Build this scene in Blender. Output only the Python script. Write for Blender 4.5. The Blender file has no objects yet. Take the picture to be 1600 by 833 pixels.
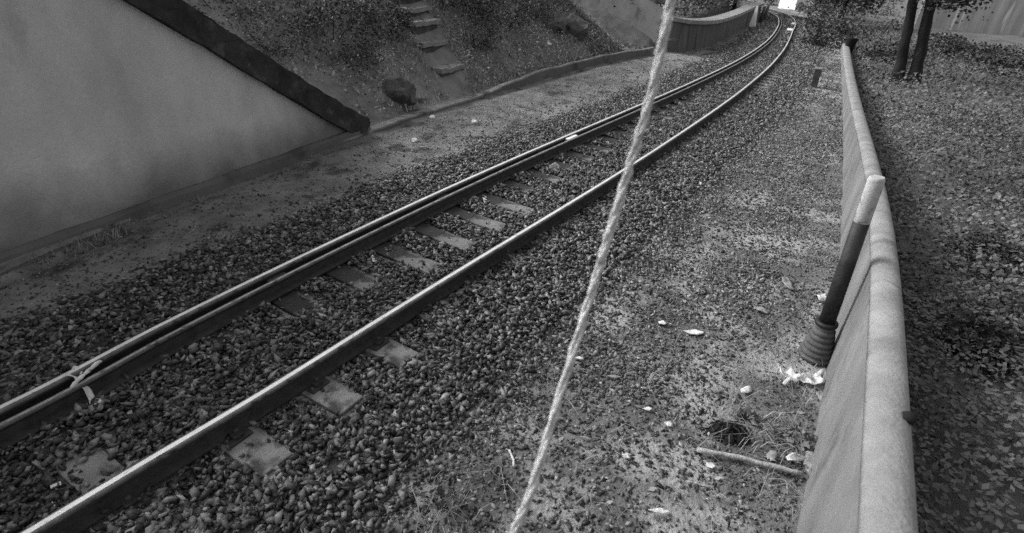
import bpy, bmesh, math, random
import numpy as np
from mathutils import Vector, Matrix
from mathutils.bvhtree import BVHTree

scn = bpy.context.scene
COL = scn.collection
random.seed(7)
RNG = np.random.default_rng(7)

# ------------------------------------------------------------------ camera
CAMH = 2.4756
MC = np.array([[0.99682997, 0.03913728, 0.06926972],
               [0.07956142, -0.49035338, -0.86788452],
               [0.0, 0.87064449, -0.49191276]])
FPX = 865.8
cd = bpy.data.cameras.new('camera')
cam = bpy.data.objects.new('camera', cd)
COL.objects.link(cam)
r0 = MC[0] / np.linalg.norm(MC[0]); b0 = -MC[2] / np.linalg.norm(MC[2]); u0 = np.cross(b0, r0)
mw = Matrix(((r0[0], u0[0], b0[0], 0), (r0[1], u0[1], b0[1], 0), (r0[2], u0[2], b0[2], CAMH), (0, 0, 0, 1)))
cam.matrix_world = mw
cd.sensor_width = 36
cd.lens = FPX / 1600 * 36
cd.clip_start = .05
cd.clip_end = 2000
cd.dof.use_dof = True
cd.dof.focus_distance = 5.5
cd.dof.aperture_fstop = 2.4
scn.camera = cam

# ------------------------------------------------------------------ world, sun, exposure
SUN_EL, SUN_AZ = math.radians(33), math.radians(-66)      # azimuth from +Y, clockwise
world = bpy.data.worlds.new('World')
scn.world = world
world.use_nodes = True
nt = world.node_tree
bg = nt.nodes['Background']
sky = nt.nodes.new('ShaderNodeTexSky')
sky.sky_type = 'NISHITA'
sky.sun_disc = False
sky.sun_elevation = SUN_EL
sky.sun_rotation = SUN_AZ
sky.air_density = 1.0
sky.dust_density = 4.0
bw = nt.nodes.new('ShaderNodeRGBToBW')
nt.links.new(sky.outputs[0], bw.inputs[0])
nt.links.new(bw.outputs[0], bg.inputs[0])
bg.inputs[1].default_value = 0.15 * 1.0
sd_ = bpy.data.lights.new('sun', 'SUN')
sd_.energy = 1.05
sd_.angle = math.radians(24)
sd_.color = (1, 1, 1)
sun = bpy.data.objects.new('sun', sd_)
COL.objects.link(sun)
sdir = Vector((math.sin(SUN_AZ) * math.cos(SUN_EL), math.cos(SUN_AZ) * math.cos(SUN_EL), math.sin(SUN_EL)))
sun.rotation_euler = sdir.to_track_quat('Z', 'Y').to_euler()
scn.view_settings.view_transform = 'Standard'
scn.view_settings.look = 'None'
scn.view_settings.exposure = 0.95
scn.view_settings.gamma = 1
scn.cycles.use_denoising = False
scn.cycles.max_bounces = 6

# ------------------------------------------------------------------ helpers
def ray(px, py):
    d = np.array([(px - 800) / FPX, (py - 416.5) / FPX, 1.0]) @ MC
    return d / np.linalg.norm(d)
def U(px, py, z=-.2):
    d = ray(px, py)
    return d[:2] * (z - CAMH) / d[2]

def mat(name, c0, c1, scale=8, rough=.9, bump=.3, bscale=None, detail=8, spec=.3, coords='Object', stretch=None,
        spots=None, tone=False, metal=0.0, lo=.3, hi=.7, trans=0.0):
    """procedural grey material: two greys mixed by noise, a second finer noise for bumps, optional stain spots"""
    m = bpy.data.materials.new(name)
    m.use_nodes = True
    n = m.node_tree.nodes; l = m.node_tree.links
    p = n['Principled BSDF']
    p.inputs['Roughness'].default_value = rough
    p.inputs['Specular IOR Level'].default_value = spec
    p.inputs['Metallic'].default_value = metal
    tc = n.new('ShaderNodeTexCoord')
    src = tc.outputs[coords]
    if stretch:
        mp = n.new('ShaderNodeMapping'); mp.inputs['Scale'].default_value = stretch
        l.new(src, mp.inputs[0]); src = mp.outputs[0]
    nz = n.new('ShaderNodeTexNoise')
    nz.inputs['Scale'].default_value = scale; nz.inputs['Detail'].default_value = detail; nz.inputs['Roughness'].default_value = .62
    l.new(src, nz.inputs['Vector'])
    cr = n.new('ShaderNodeValToRGB')
    cr.color_ramp.elements[0].position = lo; cr.color_ramp.elements[1].position = hi
    cr.color_ramp.elements[0].color = (c0, c0, c0, 1); cr.color_ramp.elements[1].color = (c1, c1, c1, 1)
    l.new(nz.outputs[0], cr.inputs[0])
    out = cr.outputs[0]
    if spots:
        sc, thr, col = spots
        n2 = n.new('ShaderNodeTexNoise'); n2.inputs['Scale'].default_value = sc; n2.inputs['Detail'].default_value = 6
        l.new(src, n2.inputs['Vector'])
        r2 = n.new('ShaderNodeValToRGB')
        r2.color_ramp.elements[0].position = thr - .06; r2.color_ramp.elements[1].position = thr + .06
        r2.color_ramp.elements[0].color = (0, 0, 0, 1); r2.color_ramp.elements[1].color = (1, 1, 1, 1)
        l.new(n2.outputs[0], r2.inputs[0])
        mx = n.new('ShaderNodeMix'); mx.data_type = 'RGBA'
        l.new(r2.outputs[0], mx.inputs['Factor']); l.new(out, mx.inputs['A']); mx.inputs['B'].default_value = (col, col, col, 1)
        out = mx.outputs['Result']
    if tone:
        at = n.new('ShaderNodeAttribute'); at.attribute_name = 'tone'
        mm = n.new('ShaderNodeMix'); mm.data_type = 'RGBA'; mm.blend_type = 'MULTIPLY'; mm.inputs['Factor'].default_value = 1
        l.new(out, mm.inputs['A']); l.new(at.outputs['Fac'], mm.inputs['B'])
        out = mm.outputs['Result']
    l.new(out, p.inputs['Base Color'])
    if bump:
        nb = n.new('ShaderNodeTexNoise'); nb.inputs['Scale'].default_value = bscale or scale * 6; nb.inputs['Detail'].default_value = 6
        l.new(src, nb.inputs['Vector'])
        b = n.new('ShaderNodeBump'); b.inputs['Strength'].default_value = bump; b.inputs['Distance'].default_value = .02
        l.new(nb.outputs[0], b.inputs['Height']); l.new(b.outputs[0], p.inputs['Normal'])
    if trans:
        p.inputs['Transmission Weight'].default_value = 0
        p.inputs['Subsurface Weight'].default_value = 0
    return m

M = {}
M['ground'] = mat('ground_dirt', .09, .20, 2.6, .95, 1.0, 40, 12, spots=(1.3, .54, .34), lo=.35, hi=.65)
M['verge'] = mat('rough_verge', .09, .17, .9, .95, .3, 9, 8, spots=(.6, .66, .05))
M['path'] = mat('path_dirt', .13, .25, 2.6, .95, 1.0, 45, 12, spots=(2.2, .60, .06), lo=.35, hi=.65)
M['rubble'] = mat('dark_rubble', .04, .10, 3, .95, 1.0, 14, 12)
M['bank'] = mat('bank_soil', .11, .25, 2.2, .95, .8, 12, 10)
M['stone'] = mat('ballast_stone', .5, 1.0, 30, .55, .3, 90, tone=True, spec=.5)
M['rail_side'] = mat('rust_dark_steel', .022, .05, 14, .75, .3, 60, spec=.3)
M['rail_head'] = mat('polished_rail_steel', .60, .80, 5, .45, .08, 80, metal=.25, spots=(26, .68, .30))
M['rail_dull'] = mat('dull_rail_shoulder', .07, .17, 11, .6, .2, 70, metal=.3, spots=(14, .60, .04))
M['check_head'] = mat('worn_rail_steel', .22, .42, 9, .5, .1, 80, metal=.5, spots=(9, .58, .10))
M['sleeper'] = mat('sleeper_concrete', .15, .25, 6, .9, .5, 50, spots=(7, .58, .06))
def darken_along(m, lo, hi, col, axis=0, amp=.22, nsc=9, top=.93):
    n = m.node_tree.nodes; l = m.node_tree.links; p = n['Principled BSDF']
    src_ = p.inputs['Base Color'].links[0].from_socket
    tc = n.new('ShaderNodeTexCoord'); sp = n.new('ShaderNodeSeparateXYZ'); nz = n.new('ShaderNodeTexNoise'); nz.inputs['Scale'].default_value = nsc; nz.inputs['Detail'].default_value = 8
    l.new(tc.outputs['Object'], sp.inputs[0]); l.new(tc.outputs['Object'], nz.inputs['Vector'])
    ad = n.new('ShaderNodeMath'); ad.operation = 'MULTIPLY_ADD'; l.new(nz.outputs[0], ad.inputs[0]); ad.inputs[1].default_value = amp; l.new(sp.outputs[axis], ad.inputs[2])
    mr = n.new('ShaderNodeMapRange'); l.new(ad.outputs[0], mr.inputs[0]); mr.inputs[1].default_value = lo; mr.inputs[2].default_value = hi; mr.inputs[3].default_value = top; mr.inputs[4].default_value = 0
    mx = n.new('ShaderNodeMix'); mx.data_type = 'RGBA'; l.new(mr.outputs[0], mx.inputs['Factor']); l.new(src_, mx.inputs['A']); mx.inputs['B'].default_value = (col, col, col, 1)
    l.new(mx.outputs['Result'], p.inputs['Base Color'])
darken_along(M['sleeper'], -.03, .10, .018)  # rail shadow painted dark into the left half of the sleepers
M['chair'] = mat('cast_iron', .02, .05, 20, .7, .3, 60)
M['plaster'] = mat('pale_render', .34, .54, 1.1, .95, .5, 34, 14, stretch=(1.2, 1.2, .6), spots=(2.4, .70, .36))
M['plasterdark'] = mat('dark_render', .08, .14, 1.1, .95, .2, 14, 10, spots=(2.0, .62, .06))  # dark grey for the wall foot band, kerb face and wing wall
M['coping_dark'] = mat('dark_coping', .012, .045, 4, .95, 1.0, 22, 12, spots=(6, .62, .07))  # coping much darker than the wall face
M['coping_pale'] = mat('pale_coping', .16, .34, 5, .9, .4, 30, spots=(7, .62, .06))
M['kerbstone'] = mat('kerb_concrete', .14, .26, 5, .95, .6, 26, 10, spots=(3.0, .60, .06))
M['wallmid'] = mat('retaining_stone', .07, .14, 1.2, .95, .3, 12, 10, stretch=(2.2, 2.2, .5), spots=(1.4, .62, .05))
M['parapet'] = mat('parapet_render', .11, .22, 1.6, .9, .35, 30, 12, stretch=(1.2, 1.2, .7), spots=(2.6, .66, .10))
M['parapet_top'] = mat('parapet_cap', .15, .29, 3.5, .9, .35, 45, 12, spots=(5.0, .66, .13))
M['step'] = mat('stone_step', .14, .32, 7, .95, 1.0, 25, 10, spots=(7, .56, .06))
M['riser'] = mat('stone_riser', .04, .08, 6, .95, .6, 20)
M['bark'] = mat('tree_bark', .008, .025, 9, .95, .9, 30, stretch=(1, 1, .25))
M['leaf'] = mat('leaf_grey', .5, 1.0, 5, .65, 0, spec=.35, tone=True)
M['straw'] = mat('dry_straw', .6, 1.0, 5, .8, 0, spec=.3, tone=True)
M['rope'] = mat('fibre_rope', .42, .70, 45, .95, .8, 160, spots=(30, .66, .25))
M['rubber'] = mat('ribbed_rubber', .06, .11, 12, .8, .2, 60)
M['postdark'] = mat('dark_post', .010, .035, 8, .6, .2, 50)
M['postpale'] = mat('pale_sleeve', .28, .46, 9, .7, .2, 60, spots=(16, .63, .12))
M['white'] = mat('white_plastic', .45, .82, 14, .5, .5, 30, spots=(22, .66, .22))
M['paint'] = mat('white_paint', .70, .85, 6, .7, .1, 40)
M['wood'] = mat('weathered_stick', .26, .46, 16, .9, .5, 60, stretch=(1, 1, .15))
M['char'] = mat('burnt_residue', .008, .02, 20, .95, .6, 60)
M['rock'] = mat('dark_rock', .055, .12, 5, .95, .7, 20)
M['bwall'] = mat('stained_wall', .20, .42, 1.6, .95, .1, 10, 10, stretch=(1.6, 1.6, .12), spots=(2.4, .64, .60))
M['pot'] = mat('dark_plastic', .012, .02, 8, .8, .1, spec=.1)
darken_along(M['plaster'], .40, .95, .10, 2, .9, 1.6, .85)  # wall face gets darker towards its foot

def obj(name, me, m, parent=None, label=None, cat=None, group=None, kind=None):
    o = bpy.data.objects.new(name, me)
    COL.objects.link(o)
    ms = m if isinstance(m, (list, tuple)) else [m]
    if me is not None and len(me.materials) == 0:
        for k in ms: me.materials.append(k)
    if parent: o.parent = parent
    tag(o, label, cat, group, kind)
    return o
def tag(o, label=None, cat=None, group=None, kind=None):
    if label: o['label'] = label
    if cat: o['category'] = cat
    if group: o['group'] = group
    if kind: o['kind'] = kind
    return o
def empty(name, loc=(0, 0, 0), rz=0, **k):
    o = bpy.data.objects.new(name, None)
    COL.objects.link(o); o.location = loc; o.rotation_euler = (0, 0, rz); o.empty_display_size = .1
    return tag(o, **k)

def mesh_np(name, V, F, smooth=False, tone=None):
    """V (n,3), F (m,k) constant-size faces, tone per vertex"""
    V = np.asarray(V, dtype=np.float32); F = np.asarray(F, dtype=np.int32)
    me = bpy.data.meshes.new(name)
    me.vertices.add(len(V)); me.vertices.foreach_set('co', V.ravel())
    k = F.shape[1]
    me.loops.add(F.size); me.loops.foreach_set('vertex_index', F.ravel())
    me.polygons.add(len(F))
    me.polygons.foreach_set('loop_start', np.arange(0, F.size, k, dtype=np.int32))
    if smooth: me.polygons.foreach_set('use_smooth', np.ones(len(F), dtype=bool))
    me.update(calc_edges=True)
    me.validate()
    if tone is not None:
        a = me.attributes.new('tone', 'FLOAT', 'POINT'); a.data.foreach_set('value', np.asarray(tone, dtype=np.float32))
    return me
def mesh_bm(name, bm, smooth=False):
    bmesh.ops.recalc_face_normals(bm, faces=bm.faces)
    me = bpy.data.meshes.new(name); bm.to_mesh(me); bm.free()
    if smooth:
        for p in me.polygons: p.use_smooth = True
    return me
def box_bm(bm, lo, hi, bev=0.0):
    r = bmesh.ops.create_cube(bm, size=1)
    for v in r['verts']:
        v.co = Vector([(lo[i] + hi[i]) / 2 + v.co[i] * (hi[i] - lo[i]) for i in range(3)])
    if bev:
        es = list({e for v in r['verts'] for e in v.link_edges})
        bmesh.ops.bevel(bm, geom=es, offset=bev, segments=2, affect='EDGES', profile=.6)
    return bm
def rough_up(bm, amt, seed=0, cuts=3):
    bmesh.ops.subdivide_edges(bm, edges=bm.edges[:], cuts=cuts, use_grid_fill=True)
    rr = random.Random(seed)
    from mathutils import noise
    for v in bm.verts:
        q = noise.noise_vector(v.co * 3.1 + Vector((seed * 3.7, 0, 0))) * amt + noise.noise_vector(v.co * 11 + Vector((0, seed, 0))) * amt * .4
        v.co += q
def tube_mesh(name, pts, radii, sides=10, smooth=True, cap=True):
    pts = [Vector(p) for p in pts]
    V, F = [], []
    n = len(pts)
    prev = None
    for i, p in enumerate(pts):
        t = (pts[min(i + 1, n - 1)] - pts[max(i - 1, 0)]).normalized()
        a = prev - t * prev.dot(t) if prev is not None else t.orthogonal()
        a.normalize(); prev = a
        b = t.cross(a)
        r = radii[i] if hasattr(radii, '__len__') else radii
        for k in range(sides):
            ang = 2 * math.pi * k / sides
            V.append(p + (a * math.cos(ang) + b * math.sin(ang)) * r)
    me = bpy.data.meshes.new(name)
    faces = []
    for i in range(n - 1):
        for k in range(sides):
            k2 = (k + 1) % sides
            faces.append((i * sides + k, i * sides + k2, (i + 1) * sides + k2, (i + 1) * sides + k))
    if cap:
        faces.append(tuple(range(sides - 1, -1, -1))); faces.append(tuple((n - 1) * sides + k for k in range(sides)))
    me.from_pydata([tuple(v) for v in V], [], faces)
    if smooth:
        for p in me.polygons: p.use_smooth = len(p.vertices) == 4
    return me
def loft_mesh(name, pts2, prof_fn, closed=True, smooth=False):
    """sweep a cross-section along a plan polyline; prof_fn(i) -> list of (offset to the right, z)"""
    pts2 = np.asarray(pts2, float)
    tg = np.gradient(pts2, axis=0); tg /= np.linalg.norm(tg, axis=1)[:, None]
    nr = np.stack([tg[:, 1], -tg[:, 0]], 1)
    V, F = [], []
    for i in range(len(pts2)):
        pr = prof_fn(i)
        for o_, z in pr: V.append((pts2[i, 0] + nr[i, 0] * o_, pts2[i, 1] + nr[i, 1] * o_, z))
    k = len(pr)
    for i in range(len(pts2) - 1):
        for j in range(k if closed else k - 1):
            j2 = (j + 1) % k
            F.append((i * k + j, i * k + j2, (i + 1) * k + j2, (i + 1) * k + j))
    if closed:
        F.append(tuple(range(k))); F.append(tuple((len(pts2) - 1) * k + j for j in reversed(range(k))))
    me = bpy.data.meshes.new(name); me.from_pydata(V, [], F)
    bm = bmesh.new(); bm.from_mesh(me); bmesh.ops.recalc_face_normals(bm, faces=bm.faces); bm.to_mesh(me); bm.free()
    if smooth:
        for p in me.polygons: p.use_smooth = True
    return me

def spline(P, n):
    """Catmull-Rom through P, n samples at even parameter"""
    P = np.asarray(P, float)
    t = np.linspace(0, len(P) - 1, n)
    i = np.clip(t.astype(int), 0, len(P) - 2); u = (t - i)[:, None]
    g = lambda k: P[np.clip(k, 0, len(P) - 1)]
    p0 = np.where((i == 0)[:, None], 2 * P[0] - P[1], g(i - 1)); p1 = g(i); p2 = g(i + 1)
    p3 = np.where((i + 2 > len(P) - 1)[:, None], 2 * P[-1] - P[-2], g(i + 2))
    return .5 * ((2 * p1) + (-p0 + p2) * u + (2 * p0 - 5 * p1 + 4 * p2 - p3) * u ** 2 + (-p0 + 3 * p1 - 3 * p2 + p3) * u ** 3)

# ------------------------------------------------------------------ the line of the track (metres, rail top at z = 0)
RL = np.array([[-3.66, .92], [-2.869, 2.259], [-2.458, 3.132], [-1.997, 4.03], [-1.519, 4.919], [-1.03, 5.801], [-.529, 6.676], [-.019, 7.545], [.475, 8.368], [.998, 9.23], [2.044, 10.953], [3.059, 12.637], [4.086, 14.369], [5.596, 16.982], [7.028, 19.582], [8.845, 23.116], [10.573, 26.749], [12.578, 31.312], [14.468, 35.927], [16.4, 41.4], [17.6, 47.0], [17.9, 53.0]])
RR = np.array([[-2.813, .437], [-1.999, 1.741], [-1.479, 2.55], [-.961, 3.416], [-.438, 4.279], [.092, 5.139], [.622, 5.998], [1.147, 6.859], [1.643, 7.683], [2.157, 8.552], [3.171, 10.298], [4.145, 12.013], [5.122, 13.784], [6.543, 16.466], [7.893, 19.132], [9.622, 22.739], [11.289, 26.425], [13.29, 31.0], [15.3, 35.6], [17.35, 41.1], [18.65, 46.8], [18.95, 53.0]])
def extend(P, back, fwd):
    a = P[0] - (P[1] - P[0]) / np.linalg.norm(P[1] - P[0]) * back
    d = (P[-1] - P[-2]) / np.linalg.norm(P[-1] - P[-2])
    ang = math.radians(6); rot = np.array([[math.cos(ang), -math.sin(ang)], [math.sin(ang), math.cos(ang)]])
    q = [P[-1]]
    for _ in range(fwd):
        d = rot @ d; q.append(q[-1] + d * 6)
    return np.vstack([a, P, q[1:]])
RL = extend(RL, 6, 4); RR = extend(RR, 6, 4)
RLs = spline(RL, 520); RRs = spline(RR, 520)
CL = (RLs + RRs) / 2
tan = np.gradient(CL, axis=0); tan /= np.linalg.norm(tan, axis=1)[:, None]
NRM = np.stack([tan[:, 1], -tan[:, 0]], 1)                       # to the right of the running direction
SS = np.concatenate([[0], np.cumsum(np.linalg.norm(np.diff(CL, axis=0), axis=1))])
i0 = np.abs(CL - np.array([-2.434, 2.0])).sum(1).argmin()
SS -= SS[i0]
GH = np.abs(((RRs - RLs) * NRM).sum(1)) / 2                      # half gauge along the line
def track_pt(s, d):
    return np.array([np.interp(s, SS, CL[:, 0]) + d * np.interp(s, SS, NRM[:, 0]),
                     np.interp(s, SS, CL[:, 1]) + d * np.interp(s, SS, NRM[:, 1])])
def heading(s):
    return math.atan2(np.interp(s, SS, tan[:, 0]), np.interp(s, SS, tan[:, 1]))   # clockwise from +Y
def sd_of(X):
    X = np.atleast_2d(np.asarray(X, float))
    S = np.empty(len(X)); D = np.empty(len(X))
    for a in range(0, len(X), 4000):
        x = X[a:a + 4000]
        q = ((x[:, None, :] - CL[None]) ** 2).sum(2); i = q.argmin(1)
        e = x - CL[i]
        ds = (e * tan[i]).sum(1)
        S[a:a + 4000] = SS[i] + ds; D[a:a + 4000] = (e * NRM[i]).sum(1)
    return S, D

# foot line of the drain kerb along the left side of the path
KERB_PX = [(-230, 520), (0, 430), (170, 355), (330, 290), (480, 235), (560, 212), (690, 178), (800, 133), (900, 108), (1000, 88), (1045, 81)]
KERB = np.array([U(x, y) for x, y in KERB_PX])
_ks, _kd = sd_of(KERB)
_c = np.polyfit(_ks, _kd, 4)
def kerb_d(s): return np.polyval(_c, np.clip(s, -1.5, 19.5))
PAR = np.array([[.6, .05], [1.0, .8], [1.46, 1.61], [1.67, 1.98], [1.92, 2.41], [2.23, 2.95], [2.57, 3.56], [3.04, 4.44], [3.64, 5.59], [4.32, 6.94], [5.48, 9.3], [7.51, 13.56], [9.86, 18.51], [13.21, 25.6], [17.79, 35.24]])
PARZ = np.array([.92, .89, .87, .84, .81, .78, .75, .71, .65, .55, .38, .17, .06, .06, .06])

def par_side(X):
    """signed distance from the left face of the parapet, positive on its far side"""
    X = np.asarray(X, float); out = np.empty(len(X))
    A = np.vstack([PAR[0] - (PAR[1] - PAR[0]) * 8, PAR, PAR[-1] + (PAR[-1] - PAR[-2]) * 6]); D = A[1:] - A[:-1]; L2 = (D ** 2).sum(1)
    for a in range(0, len(X), 20000):
        x = X[a:a + 20000, None, :] - A[None, :-1]
        t = np.clip((x * D).sum(2) / L2, 0, 1); e = x - t[..., None] * D; q = (e ** 2).sum(2); i = q.argmin(1); j = np.arange(len(i))
        cr = D[i, 1] * x[j, i, 0] - D[i, 0] * x[j, i, 1]
        out[a:a + 20000] = np.sqrt(q[j, i]) * np.sign(cr)
    return out
def vnoise(x, y, f, seed=0.0):
    return (np.sin(x * f + 1.3 + seed) * np.cos(y * f * 1.13 + .7 * seed + 2.1) + .6 * np.sin((x + y) * f * 1.9 + seed * 2.3 + .4) * np.cos((x - y) * f * 1.7 + 1.1)
            + .35 * np.sin(x * f * 4.1 + y * f * 2.3 + seed) * np.cos(y * f * 3.7 - x * f * 1.1)) / 1.95
def smooth(a, b, x):
    t = np.clip((x - a) / (b - a), 0, 1); return t * t * (3 - 2 * t)
def H(x, y):
    """height of the terrain"""
    x = np.atleast_1d(np.asarray(x, float)); y = np.atleast_1d(np.asarray(y, float))
    s, d = sd_of(np.stack([x, y], 1))
    z = np.full(len(x), -.2)
    z = z + .035 * (1 - smooth(1.2, 2.2, np.abs(d)))                     # ballast bed
    z = z + .022 * vnoise(x, y, 1.7) * smooth(1.3, 2.0, np.abs(d)) + .008 * vnoise(x, y, 7.0, 2)
    z = z - .05 * np.exp(-((d - kerb_d(s) - .16) / .09) ** 2) * (s < 19)
    # left: bank behind the kerb until the second wall
    u = kerb_d(s) - .28 - d
    end = 18.6 - .25 * np.clip(u, 0, 14)
    b1 = smooth(0, .5, u) * (.72 * np.clip(u, 0, 4.4) + .35 * np.clip(u - 4.4, 0, 12) + .10 * vnoise(x, y, 1.3, 4) + .05 * vnoise(x, y, 4.0, 5))
    b1 = b1 * (1 - smooth(-.5, .15, s - end))
    # ground behind the second, far retaining wall
    ub = -3.3 - d
    b2 = smooth(.0, .5, ub) * smooth(19.5, 21.5, s) * (.72 + .10 * np.clip(ub, 0, 20) + .08 * vnoise(x, y, .9, 8))
    z = z + np.maximum(b1, 0) + b2
    # right: rough ground beyond the parapet, rising slowly
    v = d - 3.6
    z = z + smooth(0, 3, v) * (.10 * vnoise(x, y, .8, 3) + .05 * vnoise(x, y, 2.1, 6)) + .012 * np.clip(v, 0, 40) * smooth(8, 20, s)
    return z
def Hz(x, y): return float(H(x, y)[0])
def hit(px, py, tmax=90):
    """where the sight line through a photo pixel meets the terrain"""
    d = ray(px, py)
    t = np.concatenate([np.arange(1.5, 12, .04), np.arange(12, tmax, .15)])
    X = d[None] * t[:, None] + np.array([0, 0, CAMH])
    g = H(X[:, 0], X[:, 1]) - X[:, 2]
    k = np.argmax(g > 0) if (g > 0).any() else len(t) - 1
    a, b = t[max(k - 1, 0)], t[k]
    q = X[k]
    return np.array([q[0], q[1], Hz(q[0], q[1])])

# ------------------------------------------------------------------ ground sheet (rotated grid, fine near the line)
A0 = math.radians(30.5)
def axis(lo, hi, mid, step, far):
    return np.unique(np.concatenate([np.arange(lo, hi, step), -np.geomspace(-lo, far, 26) if lo < 0 else [], np.geomspace(hi, far, 30)]))
ga = np.unique(np.concatenate([np.arange(-5, 24, .14), np.arange(24, 60, .5), np.geomspace(60, 500, 20), -np.geomspace(5, 300, 14)]))
gd = np.unique(np.concatenate([np.arange(-9, 6, .11), np.arange(6, 22, .3), np.geomspace(22, 400, 24), -np.geomspace(9, 400, 34)]))
GA, GD = np.meshgrid(ga, gd, indexing='ij')
gx = -2.434 + GA * math.sin(A0) + GD * math.cos(A0)
gy = 2.0 + GA * math.cos(A0) - GD * math.sin(A0)
gz = H(gx.ravel(), gy.ravel())
V = np.stack([gx.ravel(), gy.ravel(), gz], 1)
na, nd = len(ga), len(gd)
ii, jj = np.meshgrid(np.arange(na - 1), np.arange(nd - 1), indexing='ij')
F = np.stack([ii * nd + jj, (ii + 1) * nd + jj, (ii + 1) * nd + jj + 1, ii * nd + jj + 1], -1).reshape(-1, 4)[:, ::-1]
me = mesh_np('ground', V, F, smooth=True)
gobj = obj('ground', me, [M['ground'], M['path'], M['bank'], M['verge'], M['rubble']], kind='structure')
fc = V[F].mean(1)
fs, fd = sd_of(fc[:, :2])
mi = np.zeros(len(F), dtype=np.int32)
mi[(fd < -1.55) & (fd > kerb_d(fs) - .5)] = 1
mi[fd <= kerb_d(fs) - .5] = 2
mi[(fd <= kerb_d(fs) - .1) & (fs > 16)] = 2
mi[(fd <= kerb_d(fs) - .3) & (fs > 16.3 - .25 * (kerb_d(fs) - fd))] = 4
pdist = np.full(len(F), 9.0)
mi[(fd > 2.0) & (par_side(fc[:, :2]) > .0)] = 3
me.polygons.foreach_set('material_index', mi)

# ------------------------------------------------------------------ ballast: loose stones
def hull_proto(seed, npt=8):
    rr = np.random.default_rng(seed)
    if seed % 3:
        p = np.array([[a, b, c] for a in (-1, 1) for b in (-1, 1) for c in (-1, 1)], float) * .56
        p = (p + rr.normal(0, .20, p.shape)) * np.array([1.15, .80, .44])
        p[:, 0] += p[:, 2] * rr.normal(0, .3); p[:, 1] += p[:, 0] * rr.normal(0, .25)
    else:
        p = rr.normal(size=(npt, 3)); p /= np.linalg.norm(p, axis=1)[:, None]
        p *= rr.uniform(.7, 1.15, (npt, 1)) * np.array([1.05, .75, .5])
    bm = bmesh.new()
    for q in p: bm.verts.new(q)
    bmesh.ops.convex_hull(bm, input=bm.verts[:])
    for v in [v for v in bm.verts if not v.link_faces]: bm.verts.remove(v)
    bmesh.ops.triangulate(bm, faces=bm.faces[:])
    bm.verts.index_update()
    P = np.array([v.co[:] for v in bm.verts]); T = np.array([[v.index for v in f.verts] for f in bm.faces])
    bm.free(); return P, T
PROTO = [hull_proto(k, 7 + k % 3) for k in range(14)]
def rotmats(n, tilt, rng):
    yaw = rng.uniform(0, 2 * np.pi, n); ax = rng.normal(0, tilt, n); ay = rng.normal(0, tilt, n)
    c, s = np.cos, np.sin
    Z = np.zeros((n, 3, 3)); Z[:, 0, 0] = c(yaw); Z[:, 0, 1] = -s(yaw); Z[:, 1, 0] = s(yaw); Z[:, 1, 1] = c(yaw); Z[:, 2, 2] = 1
    X = np.zeros((n, 3, 3)); X[:, 0, 0] = 1; X[:, 1, 1] = c(ax); X[:, 1, 2] = -s(ax); X[:, 2, 1] = s(ax); X[:, 2, 2] = c(ax)
    Y = np.zeros((n, 3, 3)); Y[:, 1, 1] = 1; Y[:, 0, 0] = c(ay); Y[:, 0, 2] = s(ay); Y[:, 2, 0] = -s(ay); Y[:, 2, 2] = c(ay)
    return X @ Y @ Z
def stones(name, xyz, size, tone, tilt=.5):
    Vs, Fs, Ts = [], [], []; off = 0
    which = RNG.integers(0, len(PROTO), len(xyz))
    for k, (P, T) in enumerate(PROTO):
        m = which == k; n = m.sum()
        if not n: continue
        R = rotmats(n, tilt, RNG)
        v = np.einsum('nij,pj->npi', R, P) * size[m][:, None, None] + xyz[m][:, None, :]
        Vs.append(v.reshape(-1, 3)); Ts.append(np.repeat(tone[m], len(P)))
        Fs.append((T[None] + (np.arange(n) * len(P))[:, None, None] + off).reshape(-1, 3)); off += n * len(P)
    return mesh_np(name, np.concatenate(Vs), np.concatenate(Fs), tone=np.concatenate(Ts))
SLP0, PITCH = .69, .577
sleeper_s = [SLP0 + PITCH * k for k in range(-3, 26)]
while sleeper_s[-1] < 47: sleeper_s.append(sleeper_s[-1] + .53)
sleeper_s = np.array(sleeper_s)
def scatter(n, smin, smax, dmin, dmax):
    s = RNG.uniform(smin, smax, n); d = RNG.uniform(dmin, dmax, n)
    x = np.interp(s, SS, CL[:, 0]) + d * np.interp(s, SS, NRM[:, 0]); y = np.interp(s, SS, CL[:, 1]) + d * np.interp(s, SS, NRM[:, 1])
    return s, d, x, y
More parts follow.
